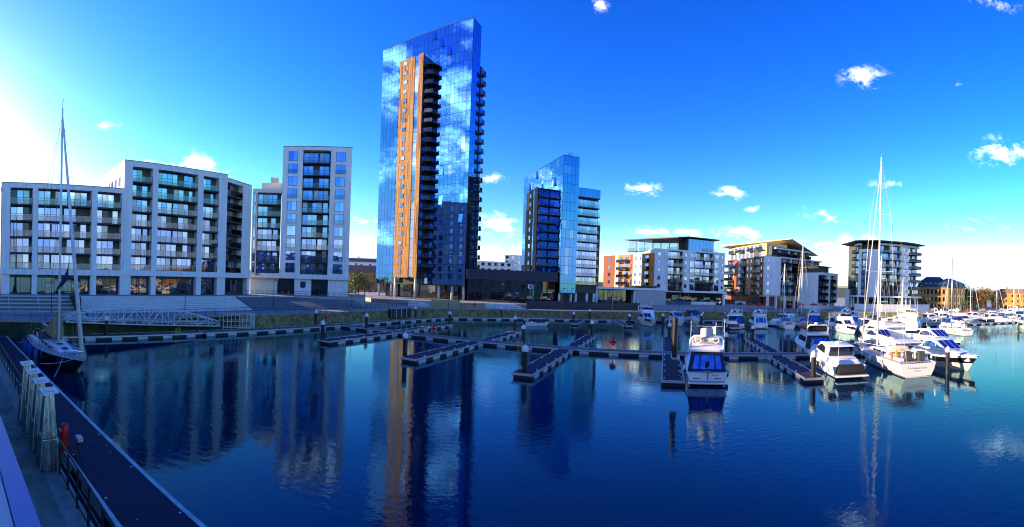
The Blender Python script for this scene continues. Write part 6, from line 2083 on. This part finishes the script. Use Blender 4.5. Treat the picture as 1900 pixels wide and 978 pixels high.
TREES = [('green tree left of the skyscraper base before the ochre house', (-50.5, 131), 9.5, 3.6, 'leaf_green'), ('second leafy tree beside the ochre house wall', (-50.5, 140), 8, 3.0, 'leaf_green'), ('olive tree behind the corner of the ten storey block', (-54, 143), 10, 3.6, 'leaf_yellow'),
         ('green tree between the small white block and the round block', (134, 148), 14, 5.5, 'leaf_green'), ('dark tree by the stair tower left of the round block', (127, 143), 11, 4, 'leaf_green'),
         ('dark tree right of the blue roofed office', (194, 108), 13, 5, 'leaf_green'), ('red brown autumn tree before the brick houses', (198, 99), 13, 5, 'leaf_autumn'), ('yellow green tree beside the autumn tree', (204, 97), 10, 4, 'leaf_yellow'),
         ('orange autumn tree far behind the masts at right', (220, 118), 12, 5.5, 'leaf_autumn'), ('golden tree behind the office roof', (205, 124), 14, 6, 'leaf_yellow'), ('low green tree in front of the office wall', (163, 111), 6.5, 3.2, 'leaf_green'), ('small green tree at the office front corner', (176, 98), 5.5, 2.8, 'leaf_green'),
         ('small tree in front of the coloured wing', (42, 150), 6, 2.2, 'leaf_yellow'), ('tall tree on the right shore behind the last masts', (228, 84), 12, 5, 'leaf_autumn')]
for i, (lb, q, h, rd, m) in enumerate(TREES):
    tree('tree', lb, q, h, rd, m, i + 3)

def hedge(label, a, c, h, w, m='leaf_green', z=2.4, n=900, seed=1, name='hedge'):
    an, L = along(a, c)
    t = thing(name, label, 'hedge', (*a, z), an)
    r_ = random.Random(seed)
    mb = MB()
    for _ in range(n):
        p_ = Vector((r_.uniform(0, L), r_.gauss(0, w * .35), h * r_.random() ** .7 * (.75 + .25 * math.sin(r_.uniform(0, L) * 1.3))))
        u = Vector((r_.gauss(0, 1), r_.gauss(0, 1), r_.gauss(0, .7))).normalized()
        k = u.cross(Vector((r_.gauss(0, 1), r_.gauss(0, 1), r_.gauss(0, 1)))).normalized()
        s = .22 * r_.uniform(.6, 1.4)
        mb.poly([p_ - u * s, p_ + k * s * .6, p_ + u * s, p_ - k * s * .6])
    mb.build('foliage', t, m)
    MB().tube([(0, 0, 0), (L, 0, .02)], .06, 5).build('stem', t, 'bark')
    return t
hedge('green hedge along the pavement below the blue roofed office', (165, 107), (190, 92), 2.0, 1.6, seed=4)
hedge('clipped planting on the podium roof before the coloured wing', (38, 139.5), (50, 142.2), .9, 1.4, 'leaf_yellow', z=9.3, seed=5)
# weeds rooted in the old wall
wd = MB()
r_ = random.Random(21)
runs = [((-6, 109.1), (74, 126), 1500), ((74, 126), (100, 121.5), 600), ((-43, 58), (-28, 90.5), 260)]
for a, c, n in runs:
    an, L = along(a, c)
    for _ in range(n):
        s_ = r_.uniform(0, L)
        clump = .5 + .5 * math.sin(s_ * .9) * math.sin(s_ * .37 + 1)
        if r_.random() > clump + .15:
            continue
        p_ = Vector((a[0] + math.cos(an) * s_ + math.sin(an) * r_.uniform(.05, .4), a[1] + math.sin(an) * s_ - math.cos(an) * r_.uniform(.05, .4), r_.uniform(.7, 2.5)))
        u = Vector((r_.gauss(0, .5), r_.gauss(0, .5), 1)).normalized()
        k = u.cross(Vector((r_.gauss(0, 1), r_.gauss(0, 1), 0))).normalized()
        s = r_.uniform(.14, .34)
        wd.poly([p_ - k * s * .3, p_ + k * s * .3, p_ + u * s + k * s * .1])
w_ = wd.build('weeds', None, 'weed_green')
tag(w_, 'green weeds growing out of the old quay stonework', 'weeds', kind='stuff')

# ---------------------------------------------------------------- street furniture
def lamp(label, q, z=2.4, h=6.0, globe=False):
    t = thing('street_lamp', label, 'street lamp', (*q, z), 0, 'quay lamps')
    MB().tube([(0, 0, 0), (0, 0, h)], .07, 8, r1=.045).build('pole', t, 'iron_black' if not globe else 'steel_sheen_streaks')
    if globe:
        MB().lathe([(.03, -.3), (.22, -.2), (.30, 0), (.22, .2), (.03, .3)], 14, (0, 0, h + .28)).build('globe', t, 'globe_lamp', smooth=True)
    else:
        box('lamp_arm', t, 'iron_black', -.05, .9, -.05, .05, h - .1, h)
        box('lamp_head', t, 'iron_black', .5, 1.1, -.12, .12, h - .02, h + .07)
LAMPS = [((-60, 32), 'tall lamp post by the stairs left of the yacht mast'), ((-52, 54), 'lamp post before the wide seating steps'), ((-45, 72), 'lamp post at the foot of the granite bank'), ((-35, 89), 'lamp post near the ten storey block corner'),
         ((-16, 108), 'lamp post before the skyscraper columns'), ((1, 113.5), 'lamp post left end of the navy hoarding'), ((14, 117), 'lamp post before the shorter tower'), ((29, 119.5), 'lamp post right end of the hoarding'), ((52, 125), 'lamp post before the teal shop screens'), ((66, 127), 'lamp post right of the shop screens'), ((84, 128), 'lamp post left of the cafe parasols')]
for q, lb in LAMPS:
    lamp('thin black ' + lb, q, z=2.4)
for q, lb in (((50.6, 104.5), 'globe lamp on the pontoon right of the quay boats'), ((57.5, 105), 'globe lamp behind the pale canvas cruiser'), ((84.5, 92), 'tall globe lamp amid the crowded yachts')):
    lamp('white ' + lb, q, z=.5, h=2.2 if 'tall' not in lb else 5.0, globe=True)

# navy hoarding and terraces under the towers
def hoarding(label, a, c, z, h, m, n):
    an, L = along(a, c)
    t = thing('hoarding', label, 'fence', (*a, z), an)
    for i in range(n):
        box('panel', t, m, i * L / n + .015, (i + 1) * L / n - .015, 0, .08 + .02 * (i % 2), 0, h)
    for i in range(n + 1):
        box('post', t, 'iron_black', i * L / n - .05, i * L / n + .05, .1, .2, 0, h)
hoarding('navy hoarding panels on the quay between the two towers', (4.2, 117.6), (24, 121.6), 2.4, 2.3, 'hoarding_navy', 12)
hoarding('dark hoarding with small lights right of the shorter tower', (24.3, 121.8), (39, 124.9), 2.4, 2.2, 'frame_dark', 9)
for i, o_ in enumerate([(26 + k * 1.9, 121.95 + k * .395) for k in range(7)]):
    pass
sw = thing('curved_stone_wall', 'warm sandstone curved retaining wall and steps at the skyscraper foot', 'wall', (-23, 110, 2.4), 0)
prism('stone_block', sw, 'sand_stone', [(2, 0), (9.5, 1.5), (9.2, 3.2), (1.6, 2.0)], 0, 1.9)
prism('stone_block', sw, 'sand_stone', [(9.7, 1.5), (16, 2.0), (16, 3.6), (9.5, 3.2)], 0, 1.3)
for i in range(4):
    prism('step', sw, 'paving_light', [(-4, -1 + i * .5), (1.8, -.4 + i * .5), (1.6, .1 + i * .5), (-4.2, -.5 + i * .5)], 0, .3 + i * .3)
ps = thing('pale_steps', 'pale terrace steps between sandstone wall and navy hoarding', 'steps', (-7, 113.3, 2.4), R(12))
for i in range(4):
    box('step', ps, 'paving_light', 0, 10.5 - i * .5, i * .7, i * .7 + .72, 0, .32 * (i + 1))
lk = thing('storage_lockers', 'row of dark lockers with pale frames on the corner pontoon', 'lockers', (-27.0, 92.0, .5), R(60))
for i in range(4):
    box('locker', lk, 'frame_dark', i * 1.7, i * 1.7 + 1.6, -.5, .5, 0, 2.1)
    MB().tube([(i * 1.7, -.55, 0), (i * 1.7, -.55, 2.15), (i * 1.7 + 1.6, -.55, 2.15), (i * 1.7 + 1.6, -.55, 0)], .05, 5).build('locker_frame', lk, 'steel_white')

# red parasols at the cafe
def parasol(label, q, m='red_canvas', z=2.4):
    t = thing('parasol', label, 'parasol', (*q, z), 0, 'cafe parasols')
    MB().tube([(0, 0, 0), (0, 0, 2.9)], .04, 6).build('pole', t, 'steel_sheen_streaks')
    mb = MB()
    mb.v = [(0, 0, 3.0)] + [(1.6 * math.cos(i * math.pi / 4), 1.6 * math.sin(i * math.pi / 4), 2.35) for i in range(8)] + [(1.6 * math.cos(i * math.pi / 4), 1.6 * math.sin(i * math.pi / 4), 2.1) for i in range(8)]
    mb.f = [(0, 1 + i, 1 + (i + 1) % 8) for i in range(8)] + [(1 + i, 9 + i, 9 + (i + 1) % 8, 1 + (i + 1) % 8) for i in range(8)]
    mb.build('canopy', t, m)
    MB().lathe([(.4, 0), (.4, .08), (.05, .12)], 12).build('base', t, 'iron_black')
for i, (q, w_) in enumerate((((82, 130.5), 'first red parasol from the teal shop screens'), ((86, 131), 'second red parasol from the teal shop screens'), ((99, 129.5), 'red parasol between the cafe pillars'), ((104, 129), 'red parasol behind the slim sailing yacht'), ((110, 128), 'red parasol below the balcony front'), ((115.5, 127), 'last red parasol before the small white block'))):
    parasol(w_ + ' on the cafe terrace', q)
parasol('navy parasol beside the red parasols under the rust wing', (77.5, 130), 'canvas_navy')

# parked cars below the office
def car(label, q, rz, m):
    t = thing('parked_car', label, 'car', (*q, 2.4), rz, 'cars parked on the far quay')
    cab(t, 'body', [(-2.1, .28), (-2.15, .75), (-1.9, .92), (1.1, .92), (2.0, .78), (2.1, .5), (2.05, .28)], 1.75, 1.6, m, .06)
    c_, half = cab(t, 'cabin', [(-1.75, .9), (-1.3, 1.42), (.35, 1.45), (1.15, .9)], 1.55, 1.2, m, .05)
    side_glass(t, half, [[(-1.45, .97), (-1.15, 1.35), (-.4, 1.37), (-.4, .97)], [(-.32, .97), (-.32, 1.37), (.3, 1.38), (.9, .97)]])
    screen(t, half, (1.1, .95), (.4, 1.4))
    for x in (-1.3, 1.3):
        for y in (-.8, .8):
            o = MB().lathe([(.1, -.1), (.31, -.1), (.33, 0), (.31, .1), (.1, .1)], 14).build('wheel', t, 'rubber_black')
            o.location = (x, y, .32)
            o.rotation_euler = (R(90), 0, 0)
for i, (q, m, w_) in enumerate((((161, 106), 'car_silver', 'silver car parked below the round block'), ((166, 103), 'car_blue', 'blue car parked second from the round block'), ((171, 99.5), 'car_white', 'white car parked in front of the office wall'), ((176, 95.5), 'car_red', 'red car parked near the office front corner'), ((182, 91.5), 'car_silver', 'silver car parked last before the autumn trees'))):
    car(w_, q, R(62), m)

# round blue sign and green banner by the pavilion
t = thing('round_sign', 'round blue sign with white ring on a tall post before the pavilion', 'sign', (5.2, 120.6, 3.55), R(-2))
MB().tube([(0, 0, 0), (0, 0, 5.0)], .06, 8).build('post', t, 'steel_sheen_streaks')
o = MB().lathe([(.72, -.03), (.72, .03)], 24).build('sign_disc', t, 'canvas_blue')
o.location, o.rotation_euler = (0, -.1, 5.05), (R(90), 0, 0)
mb = MB()
mb.tube([(.58 * math.cos(a * math.pi / 12), -.15, 5.05 + .58 * math.sin(a * math.pi / 12)) for a in range(24)], .07, 5, closed=True)
mb.build('white_ring', t, 'cap_white')
mb = MB()
mb.tube([(-.25, -.16, 5.2), (0, -.16, 5.05), (.1, -.16, 4.85)], .06, 5)
mb.build('white_mark', t, 'cap_white')
t = thing('banner_sign', 'tall green banner board beside the round blue sign', 'sign', (6.1, 120.9, 3.55), R(-2))
mat('sign_green', (0.04, 0.42, 0.16), .5)
box('board', t, 'sign_green', -.28, .28, -.05, .05, 2.4, 5.6)
box('lower_board', t, 'teal_panel', -.28, .28, -.05, .05, 1.2, 2.35)
for x in (-.24, .24):
    box('leg', t, 'iron_black', x - .04, x + .04, -.04, .04, 0, 1.2)
